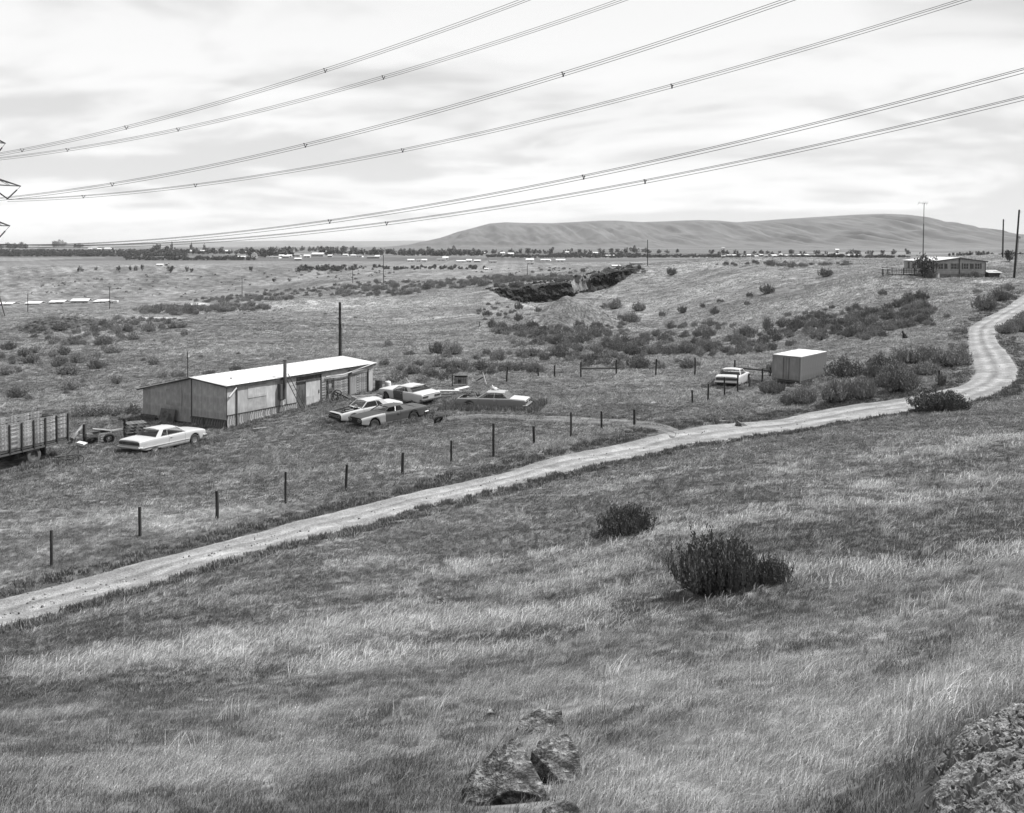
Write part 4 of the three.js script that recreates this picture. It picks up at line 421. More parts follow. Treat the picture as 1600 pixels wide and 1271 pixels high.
  // roof: sheets over the sunny slope, rougher ones behind
  const N = 13; for (let i = 0; i < N; i++) { const x0 = -0.25 + i * (L + 0.6) / N, w = (L + 0.6) / N; const mk = (za, ya, zb, yb, m, nm, lift) => { const len = Math.hypot(zb - za, yb - ya), an = Math.atan2(ya - yb, zb - za), p = part(nm, box(w + 0.03, 0.018, len, x0 + w / 2, (ya + yb) / 2 + 0.05 + lift, (za + zb) / 2, an, 0, 0), m, sh); part('rib', [0, 0.33, 0.66].map((f) => box(0.035, 0.022, len - 0.02, x0 + w * (f + 0.08), (ya + yb) / 2 + 0.068 + lift, (za + zb) / 2, an, 0, 0)), m, p); };
    mk(RZ - 0.04, RY + 0.005, 0.22, E - 0.02, roofT[Math.floor(R() * 4)], 'roof_sheet', 0.006 * (i % 2)); mk(-W - 0.5, LY - 0.11, RZ, RY - 0.02, roofT[3], 'back_roof_sheet', 0.006 * (i % 2)); }
  part('fascia', box(L + 0.5, 0.14, 0.03, L / 2, E - 0.06, 0.16), M.woodDark, sh); part('verge_board', [beam(V(-0.2, RY + 0.0, RZ), V(-0.2, E - 0.03, 0.1), 0.03, 0.1), beam(V(-0.2, RY + 0.0, RZ), V(-0.2, LY - 0.12, -W - 0.5), 0.03, 0.1)], M.woodDark, sh);
  part('verge_batten', [0, 1, 2, 3].map((k) => beam(V(-0.27, lerp(RY, LY, k / 4) + 0.1, lerp(RZ, -W - 0.3, k / 4)), V(-0.27, lerp(RY, LY, k / 4 + 0.2) + 0.1, lerp(RZ, -W - 0.3, k / 4 + 0.2)), 0.1, 0.06)), M.woodPale, sh);
  part('roof_vent', cyl(0.1, 0.08, 0.12, 8, 1.8, 3.28, -1.5), M.iron, sh);
  const sp = part('stovepipe', [rod(V(5.25, 1.55, 0.35), V(5.25, 4.35, 0.35), 0.13, 0.13, 12), cyl(0.16, 0.16, 0.12, 12, 5.25, 4.35, 0.35), rod(V(5.25, 1.65, 0.35), V(5.05, 1.5, 0.05), 0.13, 0.12, 10)], mat(0.16, { map: 'rust', roughness: 0.6 }), sh); part('pipe_box', box(0.34, 1.1, 0.3, 5.02, 2.1, 0.17), M.iron, sp); part('pipe_elbow', [cyl(0.12, 0.14, 0.3, 10, 5.1, 1.25, 0.25)], M.white, sp);
  const local = (x, y, z) => V(x, y, z).applyAxisAngle(V(0, 1, 0), sh.rotation.y).add(sh.position);
  { const la = thing('ladder', 'dark wooden ladder leaning on the shed wall beside the stovepipe', 'ladder'); const A = local(6.6, 0.25, 1.0), B = local(5.3, 3.35, 0.2), w = local(0.4, 0, 0).sub(local(0, 0, 0)); for (const k of [0, 1]) part('rail', rod(A.clone().addScaledVector(w, k), B.clone().addScaledVector(w, k), 0.035, 0.03, 6), M.woodDark, la); for (let k = 1; k < 10; k++) { const p = A.clone().lerp(B, k / 10); part('rung', rod(p, p.clone().add(w), 0.018, 0.018, 5), M.woodDark, la); } }
  { const b = thing('leaning_sheet', 'dark flat panel leaning against the end wall of the shed', 'panel'); const p = local(-0.35, bottom(-0.3, -5.5) + 0.5, -5.6); b.position.copy(p); b.rotation.y = sh.rotation.y; part('panel', box(0.03, 1.15, 1.55, 0, 0.1, 0, 0, 0, -0.25), mat(0.14, { map: 'rust' }), b); part('edge_rail', box(0.04, 1.15, 0.06, -0.02, 0.1, 0.75, 0, 0, -0.25), M.iron, b); }
  { const b = thing('leaning_board', 'low dark board lying against the foot of the shed end wall', 'board'); const p = local(-0.4, bottom(-0.3, -7.4) + 0.3, -7.6); b.position.copy(p); b.rotation.y = sh.rotation.y; part('panel', box(0.03, 0.75, 1.7, 0, 0, 0, 0, 0, -0.3), mat(0.12, { map: 'wood' }), b); part('batten', box(0.05, 0.08, 1.7, -0.04, 0.2, 0, 0, 0, -0.3), M.woodDark, b); }
  { const b = thing('farm_implement', 'rusty iron implement with a sloping beam in front of the planked shed wall', 'implement'); const c = local(9.9, bottom(9.9, 0.8), 1.0), u = local(1, 0, 0).sub(local(0, 0, 0)); part('beam', beam(c.clone().add(V(0, 0.85, 0)), c.clone().addScaledVector(u, 1.6).add(V(0.3, 0.1, 0.5)), 0.09, 0.12), M.iron, b); const w = new THREE.TorusGeometry(0.38, 0.04, 6, 16); w.rotateY(sh.rotation.y); w.translate(c.x, c.y + 0.5, c.z); part('wheel', w, M.iron, b); const w2 = new THREE.TorusGeometry(0.28, 0.05, 6, 14); w2.rotateX(0.6); w2.translate(c.x + 0.25, c.y + 0.72, c.z); part('wheel', w2, M.iron, b); part('tine', [0.1, 0.4, 0.7].map((f) => rod(c.clone().addScaledVector(u, 0.2 + f).add(V(0.1, 0.7 - f * 0.5, 0.15)), c.clone().addScaledVector(u, 0.4 + f).add(V(0.1, 0, 0.4)), 0.03, 0.02, 5)), M.iron, b); }
  { const d = thing('oil_drum', 'dark upright oil drum at the far corner of the shed', 'drum'); const p = local(15.6, bottom(15.6, 0.7) + 0.1, 0.75); d.position.copy(p); part('barrel', new THREE.LatheGeometry([[0, 0], [0.29, 0], [0.3, 0.02], [0.29, 0.05], [0.29, 0.3], [0.305, 0.32], [0.29, 0.34], [0.29, 0.62], [0.305, 0.64], [0.29, 0.66], [0.29, 0.9], [0.3, 0.93], [0.27, 0.9], [0, 0.9]].map((q) => new THREE.Vector2(...q)), 18), mat(0.06, { map: 'rust', roughness: 0.6 }), d); part('cap', cyl(0.04, 0.04, 0.03, 8, 0.12, 0.92, 0.1), M.iron, d); }
  { const d = thing('water_heater', 'short pale cylinder tank standing right of the oil drum', 'tank'); const p = local(16.6, bottom(15.6, 0.7) + 0.1, 0.9); d.position.copy(p); part('tank', new THREE.LatheGeometry([[0, 0], [0.26, 0], [0.27, 0.1], [0.27, 0.6], [0.22, 0.72], [0, 0.78]].map((q) => new THREE.Vector2(...q)), 16), M.chalk, d); part('fitting', cyl(0.04, 0.04, 0.12, 8, 0, 0.8, 0), M.iron, d); }
  { const d = thing('scrap_tray', 'shallow pale-edged metal tray on the grass behind the shed corner', 'scrap'); const s = spot(573, 629, 60); d.position.set(s.x, s.y + 0.15, s.z); d.rotation.y = 0.5; part('base', box(2, 0.05, 1.1, 0, 0, 0), mat(0.2, { map: 'rust' }), d); for (const [x, z, w, q] of [[0, 0.55, 2, 0.06], [0, -0.55, 2, 0.06], [1, 0, 0.06, 1.16], [-1, 0, 0.06, 1.16]]) part('rim', box(w, 0.35, q, x, 0.16, z), M.paleGrey, d); }
  { const s = spot(408, 672, 50), d = thing('plank_on_ground', 'pale plank lying in the grass at the foot of the shed wall', 'plank'); d.position.set(s.x, s.y + 0.12, s.z); d.rotation.y = sh.rotation.y - 0.5; part('plank', box(1.1, 0.05, 0.2), M.woodPale, d); part('end_cleat', box(0.08, 0.07, 0.24, 0.45, 0.0, 0), M.wood, d); }
}

// ---------------------------------------------------------------- cars
function car(name, label, site, P, group) {
  const o = settle(thing(name, label, 'car', group), site.x, site.D, site.h, 1.5, 0.75, P.lift ?? -0.05), L = P.L, H = L / 2, Wd = P.W / 2, xf = P.xf ?? H - 0.95, xr = P.xr ?? -H + 1.15, wr = 0.34, yb0 = 0.3, n = 96, m = P.mats;
  const topY = (x) => lin(P.top, x), wid = (x) => Wd * lin([[-H, 0.93], [-H + 0.5, 0.985], [-0.5, 1], [0.8, 1], [H - 0.6, 0.98], [H, 0.93]], x);
  const sec = (x) => { const w = wid(x), t = topY(x); let yb = yb0 + 0.1 * sstep(H - 0.5, H, Math.abs(x)); for (const c of [xf, xr]) { const d = Math.abs(x - c), r = c === xr && P.skirt ? 0.3 : 0.42; if (d < r) yb = Math.max(yb, wr + Math.sqrt(r * r - d * d) - 0.03 - (r < 0.4 ? 0.2 : 0)); } yb = Math.min(yb, t - 0.16);
    const cr = P.crease ?? 0.02; return [[0, t + 0.025], [0.5 * w, t + 0.02], [0.84 * w, t], [0.95 * w, t - 0.02], [0.985 * w, t - 0.075], [w, Math.max(yb + 0.06, t - 0.2)], [w * (1 - cr), Math.max(yb + 0.04, lerp(t - 0.2, yb, 0.45))], [0.985 * w, Math.max(yb + 0.02, lerp(t - 0.2, yb, 0.8))], [0.95 * w, yb]]; };
  const X = Array.from({ length: n + 1 }, (_, i) => lerp(-H, H, i / n));
  const skin = (nm, x0, x1, j0, j1, mt, sides = [-1, 1], parent = o) => { const gs = []; for (const s of sides) { const xs = [x0, ...X.filter((x) => x > x0 + 0.01 && x < x1 - 0.01), x1], p = [], idx = [], nj = j1 - j0 + 1; xs.forEach((x, i) => { const q = sec(x); for (let j = j0; j <= j1; j++) { p.push(x, q[j][1], s * q[j][0]); } if (i < xs.length - 1) for (let j = 0; j < nj - 1; j++) { const a = i * nj + j; idx.push(...(s > 0 ? [a, a + 1, a + nj, a + 1, a + nj + 1, a + nj] : [a, a + nj, a + 1, a + 1, a + nj, a + nj + 1])); } }); const g = new THREE.BufferGeometry(); g.setAttribute('position', new THREE.Float32BufferAttribute(p, 3)); g.setIndex(idx); g.computeVertexNormals(); gs.push(g); }
    return part(nm, gs.length > 1 ? merge(gs) : gs[0], mt, parent); };
  const ws = P.ws, rs = P.rs, hx = ws[0] + 0.02; // windscreen base and rear window base
  for (const s of [-1, 1]) { skin('front_fender', hx - 0.12, H, 2, 8, m.fender ?? m.body, [s]); const d = skin('door', P.dr, hx - 0.135, 2, 8, s === (P.doorSide ?? 1) ? m.door ?? m.body : m.body, [s]); part('door_handle', box(0.16, 0.025, 0.03, P.dr + 0.16, topY(P.dr) - 0.16, s * (Wd + 0.01)), M.chrome, d); skin('rear_quarter', -H, P.dr - 0.015, 2, 8, m.quarter ?? m.body, [s]); }
  if (!P.noHood) skin('hood', hx, H - 0.03, 0, 2, m.hood ?? m.body); else { skin('radiator_support', H - 0.16, H - 0.03, 0, 2, m.body); const e = part('engine', [rbox(0.75, 0.4, 0.5, 0.04, hx + 0.62, 0.62, 0), box(0.6, 0.12, 0.22, hx + 0.6, 0.83, 0.22, 0.3), box(0.6, 0.12, 0.22, hx + 0.6, 0.83, -0.22, -0.3)], M.engine, o); part('air_cleaner', cyl(0.2, 0.2, 0.1, 14, hx + 0.6, 0.94, 0), M.iron, e); part('bay_floor', box(1.2, 0.04, Wd * 1.5, hx + 0.6, 0.42, 0), M.black, o); for (const s of [-1, 1]) part('hood_hinge', [rod(V(hx + 0.1, 0.95, s * 0.6), V(hx + 0.25, 1.25, s * 0.55), 0.025), rod(V(hx + 0.25, 1.25, s * 0.55), V(hx + 0.5, 1.05, s * 0.6), 0.02), rod(V(hx + 0.1, 0.95, s * 0.6), V(hx + 0.4, 1.2, s * 0.5), 0.015)], M.paleGrey, o); }
  skin('trunk_lid', -H + 0.03, rs[0], 0, 2, m.trunk ?? m.body);
  // scuttle and shelf behind the glass
  part('cowl', [box(0.22, 0.02, Wd * 1.6, hx - 0.08, topY(hx) + 0.0, 0)], m.hood ?? m.body, o); part('rear_shelf', box(Math.max(0.2, P.roof[0] - rs[0] + 0.2), 0.02, Wd * 1.6, (P.roof[0] + rs[0]) / 2 + 0.1, topY(rs[0]) - 0.03, 0), M.seat, o);
  // nose and tail
  const cap = (x, mt, nm) => { const q = sec(x), pts = [...q.map((v) => V(x, v[1], v[0])), ...q.slice(1).reverse().map((v) => V(x, v[1], -v[0]))]; return part(nm, poly(pts, x < 0), mt, o); };
  cap(H - 0.01, m.nose ?? M.black, 'nose_panel'); cap(-H + 0.01, m.tail ?? m.body, 'tail_panel');
  const ft = topY(H), rt = topY(-H); part('grille', [0, 1, 2].map((k) => box(0.03, 0.022, P.W * 0.62, H + 0.005, ft - 0.1 - 0.06 * k, 0)), P.grille ?? M.dullChrome, o);
  for (const s of [-1, 1]) for (const k of [0.72, 0.52]) { const h = part('headlight', cyl(0.085, 0.085, 0.05, 14, H + 0.01, ft - 0.14, s * Wd * k, 0, 0, Math.PI / 2), P.noLamps ? M.black : M.lamp, o); const g = new THREE.TorusGeometry(0.09, 0.012, 6, 16); g.rotateY(Math.PI / 2); g.translate(H + 0.035, ft - 0.14, s * Wd * k); part('bezel', g, M.dullChrome, h); }
  for (const s of [-1, 1]) if (P.tails === 'round') for (const k of [0.8, 0.62, 0.44]) part('tail_light', cyl(0.065, 0.065, 0.05, 12, -H - 0.005, rt - 0.13, s * Wd * k, 0, 0, Math.PI / 2), M.tail, o); else part('tail_light', rbox(0.04, 0.12, Wd * 0.55, 0.015, -H - 0.005, rt - 0.12, s * Wd * 0.58), M.tail, o);
  if (P.tailBand) part('tail_band', box(0.02, 0.2, P.W * 0.84, -H + 0.002, rt - 0.13, 0), M.primer, o);
  const bumper = (x, mt) => part('bumper', [rbox(0.13, 0.13, P.W * 0.96, 0.05, x, 0.5, 0), rbox(0.3, 0.12, 0.1, 0.04, x - Math.sign(x) * 0.15, 0.5, Wd * 0.94), rbox(0.3, 0.12, 0.1, 0.04, x - Math.sign(x) * 0.15, 0.5, -Wd * 0.94)], mt, o);
  if (!P.noFront) bumper(H + 0.06, m.bumper ?? M.chrome); bumper(-H - 0.06, m.rearBumper ?? m.bumper ?? M.chrome);
  if (P.trim) for (const s of [-1, 1]) part('side_trim', box(xf - 0.45 + H - 0.05, 0.05, 0.02, (xf - 0.45 - H + 0.05) / 2, P.trim, s * (Wd + 0.004)), M.white, o); for (const s of [-1, 1]) part('rocker', box(xf - xr - 0.9, 0.08, 0.04, (xf + xr) / 2, 0.28, s * Wd * 0.95), M.dullChrome, o);
  // cabin: roof with crown, pillars, glass
  const [r0, r1] = P.roof, rh = P.rh, rw = P.rw, bw = Wd * 0.88, by = (x) => topY(x) - 0.005;
  { const p = [], idx = [], a = 14, b = 12; for (let i = 0; i <= a; i++) for (let j = 0; j <= b; j++) { const x = lerp(r0, r1, i / a), q = j / b * 2 - 1, e = i / a * 2 - 1; p.push(x + 0.05 * (1 - q * q) * e, rh - 0.055 * Math.abs(q) ** 3 - 0.035 * e * e - 0.02 * q * q, q * rw); if (i < a && j < b) { const k = i * (b + 1) + j; idx.push(k, k + 1, k + b + 1, k + 1, k + b + 2, k + b + 1); } }
    const g = new THREE.BufferGeometry(); g.setAttribute('position', new THREE.Float32BufferAttribute(p, 3)); g.setIndex(idx); g.computeVertexNormals(); part('roof', g, m.roof ?? m.body, o); part('drip_rail', [-1, 1].map((s) => beam(V(r0, rh - 0.105, s * rw), V(r1, rh - 0.105, s * rw), 0.04, 0.04)), m.roof ?? m.body, o); }
  const ye = rh - 0.09, F = (s) => [V(ws[0], by(ws[0]), s * bw), V(r1 + 0.03, ye, s * rw)], B = (s) => [V(rs[0], by(rs[0]), s * bw), V(r0 - 0.03, ye, s * rw)], cp = P.cp; // cp: pillar width at belt and at roof
  for (const s of [-1, 1]) { const f = F(s), b = B(s); part('front_pillar', beam(f[0], f[1], 0.05, 0.05), m.pillar ?? m.body, o); const c2 = V(rs[0] + cp[0], by(rs[0] + cp[0]), s * bw), c3 = V(r0 + cp[1], ye, s * rw); part('rear_pillar', poly([b[0], c2, c3, b[1]].map((v) => v.clone().add(V(0, 0, s * 0.012))), s < 0), m.roof ?? m.body, o);
    if (!P.noSide) { const dv = lerp(c2.x, f[0].x, P.div ?? 0.35), dt = lerp(c3.x, f[1].x, P.div ?? 0.35), in_ = V(0, 0, -s * 0.015); part('side_window', poly([c2, V(dv, by(dv), s * bw), V(dt, ye, s * rw), c3].map((v) => v.clone().add(in_)), s < 0), M.glass, o); if (P.open) {} else part('side_window', poly([V(dv, by(dv), s * bw), f[0], f[1], V(dt, ye, s * rw)].map((v) => v.clone().add(in_)), s < 0), M.glass, o); part('window_post', beam(V(dv, by(dv), s * bw), V(dt, ye, s * rw), 0.03, 0.03), M.dullChrome, o); }
    part('window_sill', beam(V(rs[0] + cp[0], by(0) + 0.012, s * (bw + 0.01)), V(ws[0], by(ws[0]) + 0.012, s * (bw + 0.01)), 0.03, 0.03), M.dullChrome, o); }
  const fl = F(-1), fr = F(1), bl = B(-1), br = B(1); if (!P.noScreen) part('windshield', poly([fl[0], fr[0], fr[1], fl[1]]), M.glass, o); part('rear_window', poly([bl[0], bl[1], br[1], br[0]]), M.glass, o);
  part('screen_frame', [beam(fl[1], fr[1], 0.05, 0.05), beam(bl[1], br[1], 0.05, 0.05), beam(bl[0], br[0], 0.03, 0.03)], m.roof ?? m.body, o);
  // inside
  part('floor_pan', [box(ws[0] - rs[0] + 0.3, 0.04, Wd * 1.8, (ws[0] + rs[0]) / 2, 0.34, 0), box(L * 0.9, 0.06, Wd * 1.2, 0, 0.36, 0)], M.black, o); part('dashboard', rbox(0.3, 0.25, Wd * 1.6, 0.06, ws[0] - 0.25, by(ws[0]) - 0.08, 0), M.seat, o);
  for (const c of [r1 - 0.75, r0 + 0.15]) { part('seat', [rbox(0.55, 0.2, Wd * 1.55, 0.07, c + 0.15, 0.55, 0), rbox(0.18, 0.6, Wd * 1.55, 0.07, c - 0.15, 0.8, 0, 0, 0, 0.25)], P.seat ?? M.seat, o); }
  { const g = new THREE.TorusGeometry(0.19, 0.015, 6, 18); g.rotateY(Math.PI / 2); g.rotateZ(0.4); g.translate(ws[0] - 0.5, by(0) - 0.02, -0.38); part('steering_wheel', g, M.black, o); }
  for (const [i, x] of [xf, xr].entries()) for (const s of [-1, 1]) { if (P.noWheel?.includes(i * 2 + (s > 0 ? 1 : 0))) continue; const w = new THREE.Group(); w.name = 'wheel'; w.position.set(x, wr - (P.flat ?? 0), s * (Wd - 0.14)); w.rotation.x = Math.PI / 2; o.add(w); part('tyre', new THREE.LatheGeometry([[0.2, -0.09], [0.3, -0.1], [0.335, -0.075], [0.34, 0], [0.335, 0.075], [0.3, 0.1], [0.2, 0.09]].map((q) => new THREE.Vector2(...q)), 22), M.rubber, w); part('rim', new THREE.LatheGeometry([[0, 0.05], [0.06, 0.07], [0.12, 0.06], [0.17, 0.075], [0.205, 0.09]].map((q) => new THREE.Vector2(q[0], q[1] * s)), 18), P.rim ?? M.dullChrome, w); }
  return o; }
const SED = { L: 5.3, W: 1.98, top: [[-2.65, 0.86], [-2.55, 0.92], [-1.9, 0.96], [-0.5, 0.96], [0.9, 0.97], [1.8, 0.965], [2.5, 0.9], [2.65, 0.84]], ws: [0.98], rs: [-1.42], dr: -0.42, roof: [-0.92, 0.42], rh: 1.42, rw: 0.68, cp: [0.42, 0.3], div: 0.25, tails: 'round', tailBand: true, trim: 0.5, skirt: true };
car('white_sedan', 'white hardtop car with round tail lights parked in the grass left of the shed', SITE.sedan, { ...SED, mats: { body: mat(0.74, { map: 'sheet', roughness: 0.35 }) } });
const MUS = { L: 5.15, W: 1.93, top: [[-2.58, 0.88], [-2.45, 0.94], [-1.6, 0.93], [-0.9, 0.93], [0.2, 0.9], [0.85, 0.92], [1.8, 0.88], [2.45, 0.82], [2.58, 0.78]], ws: [0.88], rs: [-1.75], dr: -0.4, roof: [-0.8, 0.3], rh: 1.3, rw: 0.62, cp: [1.05, 0.25], div: 0.42 };
car('two_tone_coupe', 'dark grey fastback car with a pale front fender among the wrecks', SITE.muscle, { ...MUS, open: true, noLamps: true, noFront: true, grille: M.black, crease: 0.04, flat: 0.06, lift: -0.12, rim: M.iron, mats: { body: M.primer, hood: M.darkPrimer, fender: mat(0.45, { map: 'rust', roughness: 0.6 }), bumper: M.dullChrome } }, 'wrecked cars beside the shed');
car('stripped_car', 'white car without a hood wedged behind the dark fastback car', SITE.stripped, { ...SED, L: 4.95, W: 1.9, trim: 0, tailBand: false, top: [[-2.47, 0.88], [-2.3, 0.94], [-1.5, 0.96], [0.85, 0.95], [1.7, 0.92], [2.35, 0.86], [2.47, 0.8]], noHood: true, noFront: true, noLamps: true, roof: [-0.9, 0.25], rs: [-1.3], ws: [0.82], rh: 1.42, flat: 0.08, lift: -0.14, rim: M.iron, mats: { body: M.chalk } }, 'wrecked cars beside the shed');
car('white_coupe', 'white coupe with one grey door seen from behind at the right of the wrecks', SITE.coupe, { ...SED, L: 5.2, W: 1.95, trim: 0, tailBand: false, tails: 'bar', top: [[-2.6, 0.84], [-2.5, 0.92], [-1.5, 0.98], [0.8, 0.96], [1.8, 0.93], [2.5, 0.86], [2.6, 0.8]], roof: [-0.95, 0.2], rs: [-1.55], ws: [0.8], rh: 1.36, cp: [0.55, 0.4], lift: -0.02, doorSide: -1, rim: M.iron, mats: { body: mat(0.76, { map: 'sheet', roughness: 0.5 }), door: M.primer, rearBumper: M.iron, bumper: M.dullChrome } }, 'wrecked cars beside the shed');
{ const c = car('weedy_hardtop', 'pale sedan with open engine bay sunk in tall weeds', SITE.weedy, { ...SED, L: 5.05, W: 1.94, trim: 0, tailBand: false, tails: 'bar', noHood: true, top: [[-2.52, 0.84], [-2.4, 0.9], [-1.4, 0.96], [0.8, 0.93], [1.8, 0.9], [2.45, 0.87], [2.52, 0.82]], roof: [-0.85, 0.35], rs: [-1.35], ws: [1.0], rh: 1.4, rw: 0.66, cp: [0.16, 0.12], div: 0.45, flat: 0.1, lift: -0.16, rim: M.iron, noFront: true, mats: { body: mat(0.27, { map: 'rust', roughness: 0.6 }), trunk: M.chalk, roof: mat(0.45, { map: 'rust', roughness: 0.6 }), pillar: M.chalk } }, 'wrecked cars beside the shed');
  const put = (name, label, cat, lx, ly, lz, f) => { const t = thing(name, label, cat); c.updateMatrixWorld(true); t.position.copy(V(lx, ly, lz).applyMatrix4(c.matrixWorld)); t.quaternion.copy(c.quaternion); f(t); };
  put('plastic_jug', 'white jug standing on the roof of the weedy sedan, left of the rags', 'jug', 0.15, 1.41, 0.2, (t) => { part('body', new THREE.LatheGeometry([[0, 0], [0.1, 0], [0.11, 0.04], [0.1, 0.2], [0.04, 0.28], [0.035, 0.32], [0, 0.32]].map((q) => new THREE.Vector2(...q)), 12), M.white, t); const g = new THREE.TorusGeometry(0.05, 0.012, 5, 10, Math.PI); g.rotateZ(-Math.PI / 2); g.translate(0.09, 0.2, 0); part('handle', g, M.white, t); });
  put('white_rags', 'crumpled white rags lying on the roof of the weedy sedan', 'rags', -0.1, 1.42, 0.1, (t) => { part('cloth', rockGeo([[-0.3, 0, 0], [0.25, 0, 0.1], [-0.1, 0.16, 0], [0.1, 0.22, -0.05], [-0.25, 0.1, -0.1], [0.2, 0.12, -0.1], [0, 0, 0.2], [0, 0, -0.2]], 0.07, 3, 6), M.white, t); });
  put('car_parts', 'dark loose engine parts heaped in the open engine bay of the weedy sedan', 'car parts', 1.7, 0.86, 0.1, (t) => { part('manifold', [rod(V(-0.4, 0.05, 0), V(0.4, 0.12, 0.1), 0.06), rod(V(-0.2, 0.05, -0.2), V(0.1, 0.25, 0.15), 0.05), cyl(0.12, 0.12, 0.15, 10, 0.25, 0.15, -0.1, 0.5, 0, 0.4), cyl(0.09, 0.09, 0.2, 10, -0.35, 0.15, 0.1, 1.2, 0, 0)], M.iron, t); part('hose', new THREE.TubeGeometry(new THREE.CatmullRomCurve3([V(-0.5, 0.05, 0.1), V(-0.3, 0.3, 0), V(0, 0.28, 0.2), V(0.3, 0.1, 0.1)]), 16, 0.03, 6), M.black, t); }); }
car('white_sedan', 'white sedan seen from behind between the fence posts left of the metal box', SITE.white, { ...SED, L: 5.1, W: 1.95, tails: 'bar', tailBand: true, trim: 0, top: [[-2.55, 0.86], [-2.45, 0.94], [-1.5, 0.98], [0.8, 0.97], [1.8, 0.95], [2.45, 0.88], [2.55, 0.82]], roof: [-0.95, 0.3], rs: [-1.5], ws: [0.9], rh: 1.43, cp: [0.35, 0.3], mats: { body: mat(0.8, { map: 'sheet', roughness: 0.35 }) } });

// ---------------------------------------------------------------- metal storage box
{
  const o = thing('storage_box', 'windowless metal storage box, dark at the end and pale on its long side', 'storage box'); const c = SITE.box; o.position.set(22.52, gy(22.52, -80) + 0.18, -80); o.rotation.set(0, Math.atan2(0.8, 0.6), 0); // local x along the long side, local z outward from it
  o.updateMatrix(); const L = 5.6, W = 2.28, H = 2.0, pl = mat(0.29, { map: 'sheet', roughness: 0.65 }), dk = pl, rf = mat(0.75, { map: 'sheet', roughness: 0.6 });
  part('floor_frame', [box(L, 0.12, W, L / 2, 0.02, -W / 2), box(0.16, 0.3, W, 0.6, -0.12, -W / 2), box(0.16, 0.3, W, L - 0.6, -0.12, -W / 2)], M.iron, o);
  for (let k = 0; k < 5; k++) part('end_panel', box(0.03, H - 0.12, W / 5 - 0.006, 0.0, H / 2 + 0.06, -W / 5 * (k + 0.5)), dk, o); for (let k = 0; k < 10; k++) part('side_panel', box(L / 10 - 0.006, H - 0.12, 0.03, L / 10 * (k + 0.5), H / 2 + 0.06, 0.0), pl, o);
  for (let k = 0; k < 10; k++) part('back_panel', box(L / 10 - 0.006, H - 0.12, 0.03, L / 10 * (k + 0.5), H / 2 + 0.06, -W), pl, o); part('far_end', box(0.03, H - 0.12, W, L, H / 2 + 0.06, -W / 2), pl, o);
  part('side_rib', Array.from({ length: 30 }, (_, k) => box(0.035, H - 0.2, 0.03, L / 30 * (k + 0.5), H / 2 + 0.06, 0.022)), pl, o); part('end_rib', Array.from({ length: 12 }, (_, k) => box(0.03, H - 0.2, 0.035, -0.022, H / 2 + 0.06, -W / 12 * (k + 0.5))), dk, o);
  for (const [z, w] of [[-W * 0.27, 1], [-W * 0.73, 1]]) { const q = part('end_door', box(0.03, H - 0.3, W * 0.44, -0.05, H / 2 + 0.05, z), pl, o); part('door_bar', [box(0.03, H - 0.35, 0.035, -0.08, H / 2 + 0.05, z + (z > -W / 2 ? -0.3 : 0.3))], M.iron, q); }
  part('roof', [rbox(L + 0.06, 0.05, W + 0.06, 0.02, L / 2, H + 0.02, -W / 2)], rf, o); part('corner_trim', [[0, 0], [L, 0], [0, -W], [L, -W]].map(([x, z]) => box(0.07, H, 0.07, x, H / 2, z)), pl, o); o.rotation.order = 'YXZ'; o.rotation.z = -0.005; o.rotation.x = 0.03; }

